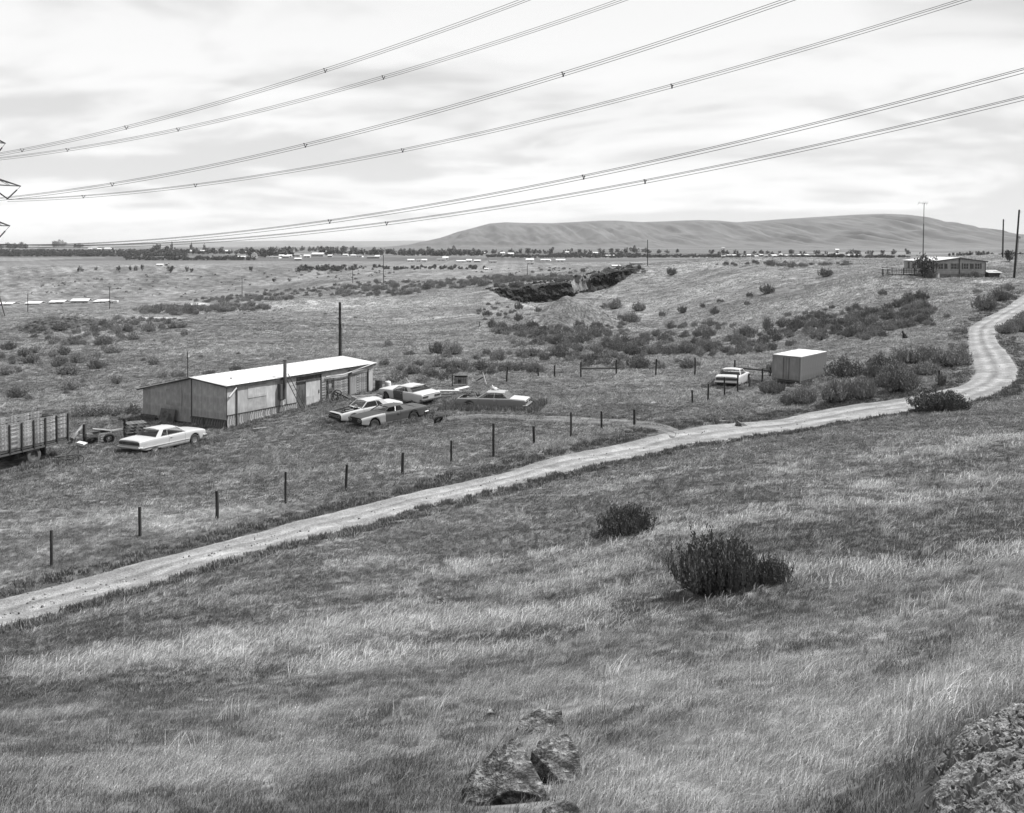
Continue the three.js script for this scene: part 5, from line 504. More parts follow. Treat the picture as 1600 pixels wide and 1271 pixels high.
// ---------------------------------------------------------------- stake-sided trailer and what stands around it
{
  const o = thing('stake_trailer', 'stake-sided wooden farm trailer cut by the left edge of the photograph', 'trailer'); const s = { x: -26.4, D: 61 }, h = [0.44, 0.9]; // near right end of the rack
  const L = 7.2, W = 2.2, R = rng(8), cx = s.x - h[0] * L / 2 - h[1] * W / 2, cD = s.D - h[1] * L / 2 + h[0] * W / 2; settle(o, cx, cD, h, 2.5, 0.8); const bed = 1.02, z1 = W / 2, wd = [M.wood, M.woodPale, mat(0.36, { map: 'wood' })];
  part('bed', [box(L, 0.1, W, 0, bed, 0), box(L, 0.16, 0.12, 0, bed - 0.14, 0.45), box(L, 0.16, 0.12, 0, bed - 0.14, -0.45)], M.woodDark, o); part('side_rail', box(L, 0.1, 0.06, 0, bed - 0.15, z1 + 0.02), M.iron, o);
  for (const z of [z1, -z1]) { for (let k = 0; k <= 9; k++) part('stake', box(0.08, 1.62, 0.06, -L / 2 + 0.06 + k * (L - 0.12) / 9, bed + 0.68, z + Math.sign(z) * 0.05, 0, 0, (R() - 0.5) * 0.04), M.post, o);
    for (const [y, b] of [[0.1, 0.3], [0.42, 0.22], [0.66, 0.24], [0.94, 0.17], [1.16, 0.17], [1.37, 0.15]]) for (const [a, e] of [[-L / 2, -0.4], [-0.39, L / 2]]) part('slat', box(e - a, b, 0.028, (a + e) / 2, bed + y + b / 2, z, 0, 0, (R() - 0.5) * 0.008), wd[Math.floor(R() * 3)], o); }
  for (let k = 0; k < 4; k++) part('end_slat', box(0.03, 0.2, W, L / 2, bed + 0.15 + k * 0.35, 0), M.wood, o);
  const wheel = (x, z, sx) => { const w = new THREE.Group(); w.name = 'wheel'; w.position.set(x, 0.46, z); w.rotation.x = Math.PI / 2; o.add(w); part('tyre', new THREE.LatheGeometry([[0.26, -0.1], [0.42, -0.11], [0.47, -0.07], [0.48, 0], [0.47, 0.07], [0.42, 0.11], [0.26, 0.1]].map((q) => new THREE.Vector2(...q)), 24), mat(0.09, { roughness: 0.95 }), w); part('rim', new THREE.LatheGeometry([[0, 0], [0.1, 0.02], [0.2, -0.02], [0.265, 0.08]].map((q) => new THREE.Vector2(q[0], q[1] * sx)), 18), M.iron, w); };
  for (const z of [0.95, -0.95]) { wheel(L / 2 - 2.35, z, Math.sign(z)); wheel(-L / 2 + 1.3, z, Math.sign(z)); } part('axle', [rod(V(L / 2 - 2.35, 0.46, -0.95), V(L / 2 - 2.35, 0.46, 0.95), 0.06), rod(V(-L / 2 + 1.3, 0.46, -0.95), V(-L / 2 + 1.3, 0.46, 0.95), 0.06)], M.iron, o); part('mud_flap', box(0.04, 0.5, 0.5, L / 2 - 1.65, 0.62, 0.9), M.black, o); part('spring_box', [box(0.9, 0.3, 1.4, L / 2 - 2.35, 0.78, 0), box(1.6, 0.35, 1.2, -0.8, 0.72, 0)], M.black, o);
  // iron cart
  const q = spot(112, 727, 40), c = thing('iron_cart', 'small rusty implement with spoked wheels behind the stake trailer', 'implement'); c.position.set(q.x, q.y, q.z); c.rotation.y = 0.5; for (const [x, z, r] of [[0.35, 0.1, 0.28], [-0.5, 0.3, 0.22], [0.1, -0.4, 0.28]]) { const g = new THREE.TorusGeometry(r, 0.025, 6, 20); g.translate(x, r + 0.02, z); const w = part('wheel', g, M.iron, c); part('spoke', [0, 1, 2, 3].map((k) => { const a = k * Math.PI / 4; return rod(V(x - Math.cos(a) * r, r + 0.02 - Math.sin(a) * r, z), V(x + Math.cos(a) * r, r + 0.02 + Math.sin(a) * r, z), 0.012, 0.012, 4); }), M.iron, w); }
  part('frame', [rod(V(-0.9, 0.55, 0), V(0.5, 0.6, 0), 0.04), rod(V(-0.3, 0.6, 0), V(0.3, 1.15, 0), 0.035), rod(V(0.3, 1.15, 0), V(0.4, 0.3, 0), 0.03), rod(V(-0.9, 0.55, 0), V(0.1, 0.3, 0), 0.03), rod(V(-0.5, 0.25, 0.3), V(-0.3, 0.6, 0), 0.025)], M.iron, c);
}

// ---------------------------------------------------------------- junk between the trailer and the shed
{
  const R = rng(66);
  const log = (label, a, b, r, m, name = 'rail_log', cat = 'log') => { const p = spot(a[0], a[1], 40), q = spot(b[0], b[1], 40), o = thing(name, label, cat), ly = (s, k) => V(s.x, s.y + k, s.z); part('shaft', rod(ly(p, a[3] ?? 0.35), ly(q, b[3] ?? 0.35), r, r * 0.85, 9), m, o); part('cut_end', [rod(ly(p, a[3] ?? 0.35), ly(p, a[3] ?? 0.35).lerp(ly(q, b[3] ?? 0.35), 0.012), r * 1.02, r * 1.02, 9)], M.woodPale, o); };
  log('long weathered log lying on posts behind the white hardtop car', [134, 689], [196, 679], 0.13, M.wood); log('leaning log rail between the stake trailer and the junk heap', [112, 694, 0, 0.3], [131, 686, 0, 0.95], 0.12, M.wood);
  const flat = (name, label, cat, px, py, w, d, m, ry, tilt, h = 0.35) => { const s = spot(px, py, 40), o = thing(name, label, cat); o.position.set(s.x, s.y + h, s.z); o.rotation.set(tilt, ry, (R() - 0.5) * 0.2); part('sheet', box(w, 0.03, d), m, o); part('folded_edge', box(w, 0.09, 0.02, 0, 0.03, d / 2 - 0.01), m, o); };
  flat('metal_sheet', 'bright white metal sheet on the junk heap behind the white hardtop car', 'metal sheet', 158, 686, 1.1, 0.8, M.white, 0.4, -0.25, 0.55); flat('metal_sheet', 'small white sheet in the grass below the junk heap by the trailer', 'metal sheet', 127, 699, 0.6, 0.4, M.white, -0.3, 0.2, 0.25);
  flat('metal_sheet', 'long pale sheet lying in the grass right of the white coupe', 'metal sheet', 701, 617, 1.7, 0.5, M.white, 0.2, 0.1, 0.3); flat('metal_sheet', 'bent white sheet beyond the first one right of the white coupe', 'metal sheet', 722, 614, 1.2, 0.5, M.white, 0.5, 0.2, 0.35);
  flat('scrap_board', 'pale board on the grass between the white coupe and the weedy sedan', 'board', 695, 621, 1.4, 0.25, M.woodPale, 0.1, 0, 0.2);
  const tire = (label, px, py, rx, rz) => { const s = spot(px, py, 40), o = thing('old_tyre', label, 'tyre'); o.position.set(s.x, s.y + 0.28, s.z); o.rotation.set(rx, 0.6, rz); part('tread', new THREE.TorusGeometry(0.27, 0.09, 10, 24), M.rubber, o); const g = new THREE.RingGeometry(0.06, 0.19, 18); part('rim', g, M.paleGrey, o); };
  tire('old tyre with pale rim lying in the grass right of the dark fastback car', 685, 662, 0.9, 0.2); tire('old tyre on the junk heap left of the white hardtop car', 170, 692, 0.4, 0); tire('old tyre half hidden in weeds beside the trailer junk', 143, 694, 1.2, 0);
  // junk heap: individually small scraps
  for (let k = 0; k < 9; k++) { const s = spot(136 + k * 6, 690 + (k % 3) * 2 - k * 0.6, 40), o = thing('scrap_piece', ['dented pale bucket', 'rusty bent pipe bracket', 'broken crate side'][k % 3] + ' in the junk heap behind the white hardtop car', 'scrap', 'scrap in the junk heap'); o.position.set(s.x, s.y + 0.1, s.z); o.rotation.set((R() - 0.5), R() * 6, (R() - 0.5)); if (k % 3 === 0) { part('bucket', new THREE.LatheGeometry([[0, 0], [0.12, 0], [0.16, 0.3], [0.15, 0.3], [0.11, 0.02]].map((q) => new THREE.Vector2(...q)), 12), M.paleGrey, o); const g = new THREE.TorusGeometry(0.16, 0.01, 4, 12, Math.PI); g.translate(0, 0.3, 0); part('bail', g, M.iron, o); } else if (k % 3 === 1) { part('pipe', rod(V(-0.5, 0, 0), V(0.4, 0.3, 0), 0.04), M.iron, o); part('bracket', box(0.3, 0.2, 0.1, 0.1, 0.1, 0), M.iron, o); } else { for (let q = 0; q < 4; q++) part('slat', box(0.8, 0.11, 0.02, 0, q * 0.15, 0), M.wood, o); part('cleat', box(0.05, 0.6, 0.03, 0.3, 0.22, 0.025), M.wood, o); } }
  { const s = spot(211, 683, 50), o = thing('pallet_stack', 'stack of broken pallets against the left corner of the shed', 'pallets'); o.position.set(s.x, s.y, s.z); o.rotation.y = 0.55; for (let k = 0; k < 5; k++) { const y = 0.12 + k * 0.19, sh = (R() - 0.5) * 0.2; for (let q = 0; q < 4; q++) part('deck_board', box(1.25, 0.025, 0.16, sh, y + 0.07, -0.45 + q * 0.3), k % 2 ? M.woodPale : M.wood, o); for (const x of [-0.55, 0, 0.55]) part('stringer', box(0.06, 0.1, 1.1, x + sh, y, 0), M.woodDark, o); } }
  // wrecked hutch and leaning poles behind the weedy sedan
  { const s = spot(719, 603, 60), o = thing('broken_hutch', 'broken box-like hutch with a dark opening behind the wrecked cars', 'hutch'); o.position.set(s.x, s.y, s.z); o.rotation.y = -0.15; part('post', box(0.07, 0.95, 0.07, -0.6, 0.47, 0.3), M.post, o); part('roof_board', box(1.15, 0.05, 0.7, 0, 0.86, 0), M.woodDark, o); part('front_rail', box(1.1, 0.1, 0.03, 0, 0.68, 0.34), M.woodPale, o); part('front_panel', box(1.0, 0.42, 0.02, 0.02, 0.4, 0.33), M.wood, o); part('opening', box(0.24, 0.24, 0.03, 0, 0.42, 0.335), M.black, o); part('side_panel', box(0.03, 0.6, 0.6, 0.56, 0.4, 0), M.woodDark, o); part('bottom_rail', box(1.05, 0.06, 0.04, 0, 0.16, 0.34, 0, 0, 0.05), M.white, o); part('back_panel', box(1.1, 0.7, 0.03, 0, 0.45, -0.32), M.woodDark, o); }
  const lean = (label, a, b, r, m) => { const s = spot(a[0], a[1], 60), D = s.D, o = thing('leaning_pole', label, 'pole'); const tp = V((b[0] - 800) / 1600 * D, -(b[1] - 385) / 1600 * D, -D + 0.2); part('shaft', rod(V(s.x, s.y - 0.2, s.z), tp, r, r * 0.9, 7), m, o); part('cap', rod(tp, tp.clone().add(tp.clone().sub(V(s.x, s.y, s.z)).normalize().multiplyScalar(0.05)), r * 1.1, r * 0.8, 7), M.woodDark, o); };
  lean('pale pole leaning left beside the broken hutch', [761, 602], [754, 581], 0.05, M.chalk); lean('pale pole leaning right near the tall fence post', [806, 593], [822, 578], 0.05, M.chalk); lean('thin pale pole leaning in weeds behind the shed corner', [645, 602], [634, 590], 0.03, M.chalk); lean('dark rail running from the hutch to the leaning pole', [737, 596], [755, 589], 0.05, M.post);
}

// ---------------------------------------------------------------- fence posts
{
  const R = rng(31);
  const post = (label, px, py, ty, r = 0.055, group, name = 'fence_post') => { const s = spot(px, py, 25), h = (py - ty) * s.s, o = thing(name, label, 'post', group); o.position.set(s.x, s.y, s.z); o.rotation.set((R() - 0.5) * 0.06, R() * 6, (R() - 0.5) * 0.08); const g = new THREE.CylinderGeometry(r * 0.9, r, h + 0.3, 9, 5); g.translate(0, h / 2 - 0.15, 0); const p = g.attributes.position; for (let i = 0; i < p.count; i++) { const k = 1 + 0.16 * n3(p.getX(i) * 30, p.getY(i) * 3, p.getZ(i) * 30, 2); p.setX(i, p.getX(i) * k + 0.02 * Math.sin(p.getY(i) * 3 + px)); p.setZ(i, p.getZ(i) * k); } g.computeVertexNormals(); part('shaft', g, M.post, o); part('staple', [box(0.02, 0.02, r * 2.2, 0, h * 0.8, 0), box(0.02, 0.02, r * 2.2, 0, h * 0.5, 0)], M.iron, o); return { s, h }; };
  const near = [[80, 884, 829, 'nearest the left edge of the photograph'], [218, 838, 793, 'second from the left along the road'], [339, 813, 768, 'third from the left along the road'], [446, 787, 737, 'fourth from the left along the road'], [541, 767, 726, 'fifth from the left along the road'], [629, 741, 708, 'sixth from the left along the road'], [705, 725, 688, 'seventh from the left along the road'], [771, 714, 662, 'eighth along the road and the tallest of them'], [834, 693, 666, 'ninth from the left along the road, the shortest'], [892, 683, 645, 'tenth from the left along the road'], [940, 673, 643, 'eleventh from the left along the road'], [991, 664, 640, 'last of the road row, beside the farm track']];
  near.forEach(([a, b, c, w], i) => post('dark wooden fence post ' + w, a, b, c, 0.06 + 0.012 * ((i * 7) % 3), 'fence posts along the dirt road'));
  [[1082, 630, 610, 'first of five in front of the white sedan'], [1107, 628, 600, 'second of five in front of the white sedan, the thickest'], [1132, 620, 590, 'third of five, before the white sedan tail'], [1153, 613, 586, 'fourth of five, at the white sedan right tail corner'], [1171, 606, 584, 'fifth of five, beside the white sedan hood']].forEach(([a, b, c, w]) => post('dark fence post, ' + w, a, b, c, 0.07, 'fence posts in front of the white sedan'));
  const B = {}; [[867, 591, 571, 'leftmost of the far row'], [908, 590, 566, 'left end of the dark rail in the far row'], [963, 586, 562, 'right end of the dark rail in the far row'], [1025, 588, 561, 'between the two rails of the far row'], [1086, 586, 559, 'far row, left of the white sedan'], [1148, 586, 563, 'behind the white sedan roof, left end of the sloping rail'], [1191, 598, 576, 'under the sloping rail left of the metal box'], [1204, 589, 574, 'right end of the sloping rail at the metal box'], [792, 597, 573, 'behind the weedy sedan between the leaning poles'], [841, 588, 575, 'short one right of the pole leaning right'], [1468, 602, 579, 'beside the road bend in front of sagebrush'], [1415, 583, 573, 'short one among sagebrush left of the road bend'], [749, 511, 503, 'small one on the grass left of the quarry'], [764, 512, 504, 'small one beside sagebrush left of the quarry']].forEach(([a, b, c, w]) => { B[a] = post('dark fence post, ' + w, a, b, c, 0.075, 'scattered far fence posts'); });
  const rail = (label, a, b, fa, fb) => { const p = B[a], q = B[b], o = thing('fence_rail', label, 'rail'); part('rail', beam(V(p.s.x, p.s.y + p.h * fa, p.s.z), V(q.s.x, q.s.y + q.h * fb, q.s.z), 0.1, 0.12), M.post, o); part('tie', [box(0.16, 0.16, 0.16, p.s.x, p.s.y + p.h * fa, p.s.z), box(0.16, 0.16, 0.16, q.s.x, q.s.y + q.h * fb, q.s.z)], M.iron, o); };
  rail('dark level rail between two posts of the far row', 908, 963, 0.58, 0.42); rail('dark sloping rail behind the white sedan', 1148, 1204, 0.5, 0.62);
  post('dark post with a forked top between the trailer and the junk heap', 132, 690, 663, 0.1); post('tall dark post beside the pallet stack left of the shed', 195, 684, 654, 0.1);
  { const s = spot(800, 596, 60), o = thing('white_board', 'white board propped against the tall post behind the weedy sedan', 'board'); o.position.set(s.x - 0.25, s.y, s.z + 0.1); o.rotation.set(0.12, 0.2, 0); part('board', box(0.22, 0.75, 0.03, 0, 0.4, 0), M.white, o); part('batten', box(0.22, 0.06, 0.05, 0, 0.2, -0.01), M.woodPale, o); }
}

// ---------------------------------------------------------------- utility poles
function pole(label, px, py, ty, o = {}) { const s = o.at ?? spot(px, py, o.from ?? 60), D = o.D ?? s.D, k = D / 1600, x = (px - 800) * k, z = -D, y = gy(x, z), h = -(ty - 385) * k - y, t = thing('utility_pole', label, 'utility pole', o.group); t.position.set(x, y, z); t.rotation.z = -(o.lean ?? 0); const r = o.r ?? 0.15; part('shaft', cyl(r, r * 0.75, h + 0.6, 10, 0, h / 2 - 0.3, 0), M.pole, t); part('pole_cap', cyl(r * 0.8, r * 0.3, 0.08, 10, 0, h + 0.03, 0), M.iron, t);
  if (o.arm) { part('crossarm', box(o.arm, 0.14, 0.12, 0, h - 0.35, 0.1), M.pole, t); for (const f of [-0.46, 0, 0.46]) part('insulator', cyl(0.06, 0.04, 0.18, 8, f * o.arm, h - 0.18, 0.1), M.chalk, t); part('brace', [rod(V(-o.arm * 0.25, h - 0.4, 0.1), V(0, h - 1.0, 0.1), 0.03), rod(V(o.arm * 0.25, h - 0.4, 0.1), V(0, h - 1.0, 0.1), 0.03)], M.iron, t); } else part('insulator', cyl(0.06, 0.04, 0.2, 8, r * 1.6, h - 0.3, 0), M.chalk, t);
  if (o.meter) { const f = o.meter; part('meter_box', rbox(0.3, 0.45, 0.2, 0.03, r + 0.16, h * f, 0.05), M.paleGrey, t); part('conduit', rod(V(r + 0.04, h * f, 0.05), V(r + 0.04, h * 0.2, 0.05), 0.03), M.iron, t); } return { x, y: y + h, z }; }
pole('thick dark utility pole behind the shed with a pale meter box', 531, 590, 473, { D: 90, r: 0.14, meter: 0.72 });
pole('thin dark rod standing at the ridge of the shed end wall', 293, 610, 550, { D: 76.5, r: 0.045 });
const pA = pole('utility pole with a wide crossarm at far left above the dark mound', 43, 499, 458, { arm: 3.2, D: 390 }), pB = pole('utility pole with crossarm beside the white valley houses', 171, 488, 447, { arm: 2.0, D: 400 });
pole('bare utility pole above the pale bare patch in the valley', 378, 463, 432, {}); pole('short utility pole on the crest, the left one of a pair', 551, 442, 418, {}); pole('tall utility pole on the crest, the right one of a pair', 599, 442, 399, {}); pole('utility pole on the hill crest right of the quarry', 1012, 416, 375, {}); pole('short thin utility pole beyond the quarry', 824, 430, 412, {});
pole('tall leaning utility pole at the right edge beside the house yard', 1585, 428, 328, { D: 158, r: 0.17, lean: 0.075, meter: 0.6 }); pole('dark utility pole behind the house near the right edge', 1567, 402, 343, { D: 250, r: 0.2, lean: 0.02 });

// ---------------------------------------------------------------- the house on the hill
{
  const o = thing('house', 'low pale double-width house with a white shallow roof on the hill at right', 'house'), x0 = 65.9, x1 = 74, D0 = 160, D1 = 172, base = Math.min(gy(66, -160), gy(74, -160), gy(66, -172)) - 0.3, eave = -2.4, ridge = -1.86, xm = (x0 + x1) / 2, H = eave - base; o.position.set(xm, base, -D0); const w = (x1 - x0) / 2, dp = D1 - D0, wall = mat(0.44, { map: 'sheet' }), trim = mat(0.07), skirt = mat(0.3, { map: 'sheet' }), fl = -4.35 - base;
  const gable = new THREE.Shape([[-w, fl - 0.0], [w, fl], [w, H], [0, ridge - base - 0.03], [-w, H]].map((q) => new THREE.Vector2(...q))); const g = new THREE.ExtrudeGeometry(gable, { depth: dp, bevelEnabled: false }); g.translate(0, 0, -dp); part('wall', g, wall, o); part('skirting', box(2 * w - 0.1, fl, dp - 0.1, 0, fl / 2, -dp / 2), skirt, o);
  const rl = Math.hypot(w + 0.3, ridge - eave + 0.03), an = Math.atan2(ridge - eave, w); for (const s of [-1, 1]) { const p = part('roof', box(rl, 0.08, dp + 0.6, s * (w + 0.25) / 2, (H + ridge - base) / 2 + 0.06, -dp / 2, 0, 0, -s * an), mat(0.78, { map: 'sheet' }), o); part('barge_board', box(rl, 0.16, 0.05, s * (w + 0.25) / 2, (H + ridge - base) / 2 + 0.0, 0.32, 0, 0, -s * an), trim, p); }
  part('centre_post', box(0.14, ridge - base - fl, 0.06, 0, (ridge - base + fl) / 2, 0.04), trim, o); part('corner_trim', [box(0.1, H - fl, 0.08, -w, (H + fl) / 2, 0.03), box(0.1, H - fl, 0.08, w, (H + fl) / 2, 0.03)], trim, o);
  const win = (x, ww, h, y, side) => { const f = part('window', box(side ? 0.08 : ww + 0.16, h + 0.16, side ? ww + 0.16 : 0.08, side ? -w : x, y, side ? x : 0.02), side ? trim : wall, o); part('pane', box(side ? 0.03 : ww, h, side ? ww : 0.03, side ? -w - 0.035 : x, y, side ? x : 0.055), M.pane, f); if (!side && ww > 0.6) part('muntin', [box(0.05, h, 0.03, x, y, 0.075), box(ww, 0.04, 0.03, x, y, 0.078)], wall, f); return f; };
  const wy = H - 0.72; for (const [a, b] of [[-2.95, 0.72], [-2.15, 0.5], [-0.9, 0.9], [1.0, 0.72], [1.9, 0.6], [2.75, 0.72]]) win(a, b, 0.82, wy); part('shutter', [-3.55, -0.3, 0.5, 3.3].map((x) => box(0.3, 0.9, 0.05, x, wy, 0.03)), trim, o, 'dark shutters beside the windows');
  for (const z of [-1.2, -3, -6, -8, -10]) win(z, 0.6, 0.8, wy, true); const d = part('door', box(0.08, 1.85, 0.9, -w - 0.01, fl + 0.93, -4.4), M.woodDark, o); part('door_handle', cyl(0.04, 0.04, 0.08, 8, -w - 0.08, fl + 0.9, -4.1, 0, 0, 1.57), M.chrome, d);
  part('vent_pipe', cyl(0.06, 0.06, 0.5, 8, -1.5, ridge - base + 0.1, -5), M.iron, o); part('wall_band', box(2 * w + 0.02, 0.06, 0.03, 0, fl + 0.55, 0.02), mat(0.25), o);
  // deck at the left
  const dk = thing('wooden_deck', 'dark wooden deck with railings and steps left of the house', 'deck'); const dy = -4.35, q0 = 60.2; for (let k = 0; k < 14; k++) part('deck_board', box(0.36, 0.05, 4.2, q0 + 0.2 + k * 0.38, dy, -164.2), M.wood, dk); for (const [x, z] of [[q0, -162.1], [q0 + 1.8, -162.1], [q0 + 3.6, -162.1], [q0 + 5.2, -162.1], [q0, -164.2], [q0, -166.3]]) { const b = gy(x, z) - 0.3; part('post', box(0.1, dy + 0.95 - b, 0.1, x, (dy + 0.95 + b) / 2, z), M.woodDark, dk); } part('railing', [box(5.3, 0.07, 0.06, q0 + 2.6, dy + 0.9, -162.1), box(5.3, 0.05, 0.05, q0 + 2.6, dy + 0.5, -162.1), box(0.06, 0.07, 4.2, q0, dy + 0.9, -164.2), box(0.05, 0.05, 4.2, q0, dy + 0.5, -164.2)], M.woodDark, dk); for (let k = 0; k < 13; k++) part('baluster', box(0.04, 0.85, 0.04, q0 + 0.3 + k * 0.4, dy + 0.45, -162.1), M.woodDark, dk);
  for (let k = 0; k < 4; k++) part('step', box(0.35, 0.06, 1.2, q0 - 0.3 - k * 0.32, dy - 0.18 * (k + 1), -163.2), M.wood, dk); part('stringer', beam(V(q0, dy - 0.05, -162.6), V(q0 - 1.5, dy - 0.85, -162.6), 0.08, 0.2), M.woodDark, dk);
  { const t = thing('white_table', 'white slab table at the left end of the deck', 'table'); t.position.set(59.2, gy(59.2, -162), -162); part('top', box(1.3, 0.06, 0.8, 0, 1.2, 0), M.white, t); for (const [a, b] of [[-0.5, -0.3], [0.5, -0.3], [-0.5, 0.3], [0.5, 0.3]]) part('leg', box(0.07, 1.2, 0.07, a, 0.6, b), M.woodDark, t); }
  { const t = thing('white_can', 'white upright can at the corner of the house', 'can'); t.position.set(66.1, gy(66.1, -158.9), -158.9); part('body', cyl(0.22, 0.24, 0.75, 14, 0, 0.37, 0), M.white, t); part('lid', cyl(0.26, 0.2, 0.1, 14, 0, 0.78, 0), M.iron, t); }
  { const t = thing('low_shed', 'small low outbuilding with a pale roof right of the house', 'outbuilding'); const x = 75.3, z = -160.5, b = gy(x, z) - 0.15; t.position.set(x, b, z); t.rotation.y = 0.12; part('wall', box(1.9, 0.95, 1.4, 0, 0.5, 0), mat(0.1, { map: 'wood' }), t); part('door', box(0.6, 0.75, 0.04, -0.3, 0.48, 0.71), M.woodDark, t); part('roof', box(2.3, 0.07, 1.9, 0, 1.1, 0.05, 0.2), M.paleGrey, t); part('corner_board', box(0.25, 0.5, 0.06, 0.9, 0.35, 0.72), M.chalk, t); }
  { const s = spot(1559, 442, 80), t = thing('white_marker', 'small white marker post on the grass below the house yard', 'marker'); t.position.set(s.x, s.y, s.z); t.rotation.z = 0.3; part('post', box(0.14, 0.6, 0.05, 0, 0.3, 0), M.white, t); part('foot', box(0.2, 0.1, 0.12, 0, 0.03, 0), M.chalk, t); }
  { const t = thing('antenna_mast', 'tall thin antenna mast with a crossbar rising beside the house', 'antenna'); const x = 64.6, z = -161, b = gy(x, z), h = (385 - 319) / 10 + 0.2 - b; t.position.set(x, b, z); t.rotation.z = -0.02; part('mast', [rod(V(0, 0, 0), V(0, h * 0.72, 0), 0.09, 0.07, 6)], M.iron, t); part('upper_mast', rod(V(0, h * 0.72, 0), V(0, h, 0), 0.055, 0.05, 6), mat(0.2), t); const c = part('crossbar', rod(V(-0.9, h, 0), V(0.55, h, 0), 0.035, 0.035, 5), mat(0.2), t); part('element', [-0.85, -0.2, 0.15, 0.5].map((q) => rod(V(q, h - 0.3, -0.4), V(q, h + 0.3, 0.4), 0.02, 0.02, 4)), mat(0.25), c); }
}
// ---------------------------------------------------------------- trees
function treeGeo(seed, n, leaf, lobes) { const R = rng(seed), pos = [], C = Array.from({ length: lobes }, () => { const a = R() * 6.28, r = Math.sqrt(R()) * 0.62; return [Math.cos(a) * r, 0.24 + 0.62 * R() * (1 - r * 0.45), Math.sin(a) * r, 0.2 + 0.18 * R()]; }); for (let i = 0; i < n; i++) { const c = C[i % lobes], a = R() * 6.28, u = R() * 2 - 1, q = Math.sqrt(1 - u * u), rr = c[3] * (0.55 + 0.5 * R()), p = V(c[0] + Math.cos(a) * q * rr, c[1] + u * rr * 0.85, c[2] + Math.sin(a) * q * rr), d = V(R() - 0.5, R() - 0.5, R() - 0.5).normalize().multiplyScalar(leaf), e = V(R() - 0.5, R() - 0.5, R() - 0.5).cross(d).normalize().multiplyScalar(leaf * 0.6); for (const v of [p.clone().sub(d), p.clone().add(e), p.clone().add(d), p.clone().sub(d), p.clone().add(d), p.clone().sub(e)]) pos.push(v.x, v.y, v.z); }
  const g = new THREE.BufferGeometry(); g.setAttribute('position', new THREE.Float32BufferAttribute(pos, 3)); g.computeVertexNormals(); const tr = [rod(V(0, -0.05, 0), V(0.02, 0.45, 0), 0.045, 0.028, 6)]; C.slice(0, 7).forEach((c) => tr.push(rod(V(0.01, 0.22, 0), V(c[0] * 0.8, c[1], c[2] * 0.8), 0.022, 0.008, 4))); return [g, merge(tr)]; }
const treeNear = treeGeo(500, 900, 0.055, 13), treesFar = [501, 502, 503].map((s) => treeGeo(s, 330, 0.1, 9)), barkMat = mat(0.07), crownMats = [0.075, 0.095, 0.12].map((v) => mat(v));
function tree(name, label, x, z, h, w, geo, R, group, i = 0) { const o = thing(name, label, 'tree', group); o.position.set(x, gy(x, z) - (geo === treeNear ? 0.05 : h * 0.13), z); o.rotation.y = R() * 6.28; o.scale.set(w, h * (geo === treeNear ? 1 : 1.13), w); part('crown', geo[0], crownMats[i % 3], o); part('trunk', geo[1], barkMat, o); return o; }
